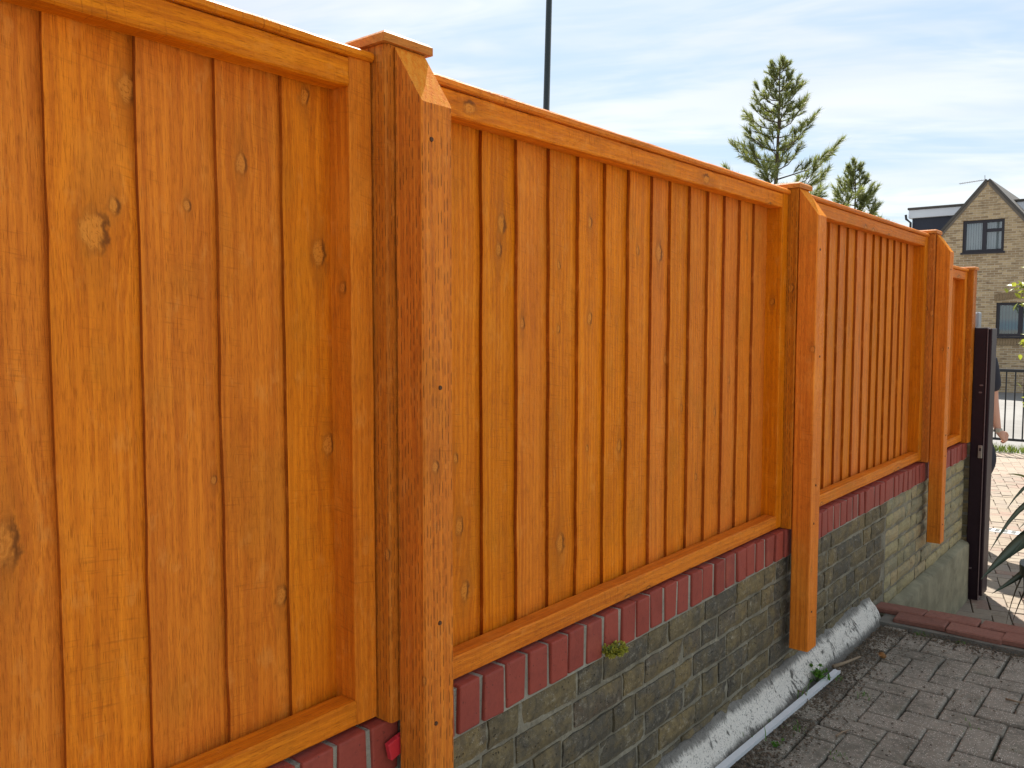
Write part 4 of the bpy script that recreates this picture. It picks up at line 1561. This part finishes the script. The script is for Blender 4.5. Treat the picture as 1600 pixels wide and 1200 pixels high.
pine((-4.86, 14.85, -0.5), 6.40, 1.36, 'tallest conifer with a pointed top behind the fence', 21, .30, 0.0)
pine((-4.09, 16.66, -0.5), 4.85, 0.98, 'smaller conifer to the right of the tall one, above the third panel', 22, .30, .0)
pine((-3.70, 16.95, -0.5), 3.78, 0.32, 'conifer with only its tip showing above the third panel', 23, .35, .0)

# ------------------------------------------------------------------ leafy shrub at the right edge
sh = thing('leafy_shrub', (0.38, 8.9, Z_LOW), 'shrub with yellow green leaves reaching in at the right edge', 'shrub')
M_SHL = leaf_mat('shrub_leaf', (0.17, 0.22, 0.02), (0.38, 0.38, 0.06), .45, .4)
r = random.Random(9)
stm, fol = Soup(), Soup()
S0 = Vector((0.38, 8.9, Z_LOW))
for k in range(24):
    a = r.uniform(0, 6.28)
    rad = r.uniform(.1, .62)
    tip = S0 + Vector((math.cos(a) * rad, math.sin(a) * rad, r.uniform(1.15, 2.15)))
    mid = S0.lerp(tip, .55) + Vector((r.uniform(-.1, .1), r.uniform(-.1, .1), .15))
    stm.tube([S0 + Vector((math.cos(a), math.sin(a), 0)) * .04, mid, tip], [.014, .009, .004], 5)
    for j in range(26):
        q = r.uniform(.35, 1.0)
        p = (S0.lerp(mid, q * 2) if q < .5 else mid.lerp(tip, q * 2 - 1)) + Vector([r.gauss(0, .05) for _ in range(3)])
        dd = Vector((r.uniform(-1, 1), r.uniform(-1, 1), r.uniform(-.3, .9)))
        fol.add(*leaf_shape(p, dd, Vector((r.uniform(-.6, .6), r.uniform(-.6, .6), 1)), r.uniform(.05, .09), r.uniform(.028, .045)))
for (a, b_, c) in (((0.30, 8.75, 1.2), (0.06, 8.4, 1.66), (-0.13, 8.25, 1.60)), ((0.3, 8.8, .9), (0.10, 8.5, 1.22), (-0.09, 8.3, 1.14)), ((0.3, 8.8, .8), (.10, 8.5, 1.45), (-.06, 8.28, 1.50))):
    stm.tube([a, b_, c], [.01, .006, .003], 5)
    for j in range(60):
        q = r.uniform(.35, 1.0)
        p = (Vector(a).lerp(Vector(b_), q * 2) if q < .5 else Vector(b_).lerp(Vector(c), q * 2 - 1)) + Vector([r.gauss(0, .035) for _ in range(3)])
        dd = Vector((r.uniform(-1, 1), r.uniform(-1, 1), r.uniform(-.4, .6)))
        fol.add(*leaf_shape(p, dd, Vector((r.uniform(-.6, .6), r.uniform(-.6, .6), 1)), r.uniform(.05, .08), r.uniform(.028, .042)))
put('stems', stm.mesh('stems', True, S0), M_BARK, sh, S0)
put('foliage', fol.mesh('foliage', False, S0), M_SHL, sh, S0)

# ------------------------------------------------------------------ person half hidden by the gate post
M_SKIN = plain('skin', (0.56, 0.30, 0.21), .5, 0, .06, 20)
M_SHIRT = plain('dark_navy_shirt', (0.016, 0.018, 0.030), .85, 0, .2, 60)
M_TROUS = plain('dark_trousers', (0.020, 0.022, 0.032), .9, 0, .25, 50)
M_HAIR = plain('dark_hair', (0.03, 0.02, 0.013), .6, 0, .3, 90)
M_SHOE = plain('black_shoe', (0.015, 0.015, 0.015), .4)
PO = Vector((-0.335, 7.42, Z_LOW))
pe = thing('person', PO, 'person in dark shirt and trousers half hidden behind the gate post', 'person')


def skin(name, nodes, links, m, parent, root=0, sub=2):
    me = bpy.data.meshes.new(name)
    me.from_pydata([n[0] for n in nodes], links, [])
    o = put(name, me, m, parent, PO)
    o.modifiers.new('skin', 'SKIN')
    o.modifiers['skin'].use_smooth_shade = True
    for i, n in enumerate(nodes):
        rr = n[1] if isinstance(n[1], tuple) else (n[1], n[1])
        me.skin_vertices[0].data[i].radius = rr
        me.skin_vertices[0].data[i].use_root = (i == root)
    s = o.modifiers.new('sub', 'SUBSURF')
    s.levels = s.render_levels = sub
    return o


# local axes: +x to the right of the picture, -y towards the viewer. left hand of the figure = +x
def toL(p): return Vector(p) - PO


hand = toL((-0.040, 7.600, 0.430))
wr = toL((-0.080, 7.570, 0.475))
elb = toL((-0.118, 7.545, 0.715))
shl = Vector((0.20, 0.06, 1.44))
body = [((0, 0, 0.98), (.15, .10)), ((0, 0.0, 1.2), (.14, .095)), ((0, .01, 1.42), (.15, .09)), ((0, 0, 1.53), .055), ((0, -.015, 1.62), (.072, .082)), ((0, -.01, 1.72), (.07, .08)),
        (tuple(shl), .055), (tuple(elb.lerp(shl, .02)), .042), (tuple(wr), .027), (tuple(wr.lerp(hand, .55)), (.034, .022)),
        ((-.185, .02, 1.43), .055), ((-.25, .02, 1.14), .042), ((-.26, -.06, .90), .027), ((-.26, -.08, .84), (.03, .02)),
        ((.10, .02, .90), .085), ((.13, .0, .50), .055), ((.10, .06, .10), .04), ((.11, -.05, .04), .035),
        ((-.10, 0, .90), .085), ((-.12, -.02, .50), .055), ((-.11, .03, .10), .04), ((-.12, -.08, .04), .035)]
lk = [(0, 1), (1, 2), (2, 3), (3, 4), (4, 5), (2, 6), (6, 7), (7, 8), (8, 9), (2, 10), (10, 11), (11, 12), (12, 13), (0, 14), (14, 15), (15, 16), (16, 17), (0, 18), (18, 19), (19, 20), (20, 21)]
# fist of the arm in view: five curled fingers rooted in the palm
pal = wr.lerp(hand, .55)
fd = (hand - wr).normalized()
sidev = fd.cross(Vector((0, 0, 1))).normalized()
upv = sidev.cross(fd).normalized()
fin = []
for k, (w, l) in enumerate(((-.030, .030), (-.010, .034), (.011, .032), (.030, .026))):
    b0 = pal + fd * .028 + sidev * w * .5 + upv * (-w * .75)
    fin.append([b0, b0 + fd * l, b0 + fd * (l + .004) - sidev * .020 - upv * .016, b0 + fd * l * .35 - sidev * .030 - upv * .012])
th = pal + upv * .022 + fd * .004
fin.append([th, th + upv * .016 + fd * .020 - sidev * .012, th + fd * .046 - sidev * .018 + upv * .010, th + fd * .058 - sidev * .020 + upv * .002])
for ch in fin:
    prev = 9
    for j, p in enumerate(ch):
        body.append((tuple(p), .0115 - .0012 * j))
        lk.append((prev, len(body) - 1))
        prev = len(body) - 1
skin('body', body, lk, M_SKIN, pe)
slv = shl.lerp(elb, .80)
skin('shirt', [((0, 0, .95), (.175, .125)), ((0, 0, 1.2), (.165, .118)), ((0, .01, 1.40), (.17, .11)), ((0, 0, 1.49), (.075, .07)), (tuple(shl), .078), (tuple(slv), .068), ((-.185, .02, 1.43), .078), ((-.235, .02, 1.22), .068)],
     [(0, 1), (1, 2), (2, 3), (2, 4), (4, 5), (2, 6), (6, 7)], M_SHIRT, pe)
skin('trousers', [((0, 0, .97), (.165, .12)), ((.105, .04, .86), (.115, .12)), ((.20, .06, .70), .105), ((.125, .0, .50), .078), ((.10, .06, .10), .062), ((-.10, 0, .86), (.11, .11)), ((-.12, -.02, .50), .075), ((-.11, .03, .10), .062)],
     [(0, 1), (1, 2), (2, 3), (3, 4), (0, 5), (5, 6), (6, 7)], M_TROUS, pe)
skin('hair', [((0, .02, 1.70), (.078, .085)), ((0, .01, 1.755), (.066, .075))], [(0, 1)], M_HAIR, pe)
for x, y in ((.11, -.02), (-.12, -.05)):
    put('shoe', bbox(.095, .27, .075, .025, 0, 0, 2), M_SHOE, pe, PO + Vector((x, y, .0385)))
for s in (-1, 1):
    bm = bmesh.new()
    bmesh.ops.create_uvsphere(bm, u_segments=8, v_segments=6, radius=.011)
    put('eye', from_bm('eye', bm, True), plain('eye', (.35, .33, .3), .2), pe, PO + Vector((s * .032, -.088, 1.665)))
    put('ear', bbox(.014, .035, .06, .006, 0, 0, 2), M_SKIN, pe, PO + Vector((s * .079, .0, 1.65)))
put('nose', bbox(.026, .03, .04, .010, 0, 0, 2), M_SKIN, pe, PO + Vector((0, -.100, 1.64)))
put('mouth', bbox(.05, .008, .012, .003), plain('lip', (.36, .14, .12), .5), pe, PO + Vector((0, -.090, 1.595)))
# watch
ax = (wr - elb).normalized()
wc = wr - ax * .012
so = Soup()
v, f = [], []
a1 = ax.orthogonal().normalized()
a2 = ax.cross(a1)
for k in range(16):
    w = k * 2 * math.pi / 16
    for (o_, rr) in ((-.010, .0300), (-.010, .0335), (.010, .0335), (.010, .0300)):
        v.append(wc + ax * o_ + (a1 * math.cos(w) + a2 * math.sin(w)) * rr)
for k in range(16):
    for j in range(4):
        f.append((k * 4 + j, k * 4 + (j + 1) % 4, ((k + 1) % 16) * 4 + (j + 1) % 4, ((k + 1) % 16) * 4 + j))
wt = thing('wrist_watch', PO + wc, 'pale metal watch on the wrist of the half hidden person', 'watch')
put('strap', mesh('strap', [q - wc for q in v], f), M_STEEL, wt, PO + wc)
vd = (CAM - (PO + wc))
vd = (vd - ax * vd.dot(ax)).normalized()
dial = put('dial', bbox(.008, .032, .032, .003), M_STEEL, wt, PO + wc + vd * .036)
dial.rotation_euler = vd.to_track_quat('X', 'Z').to_euler()
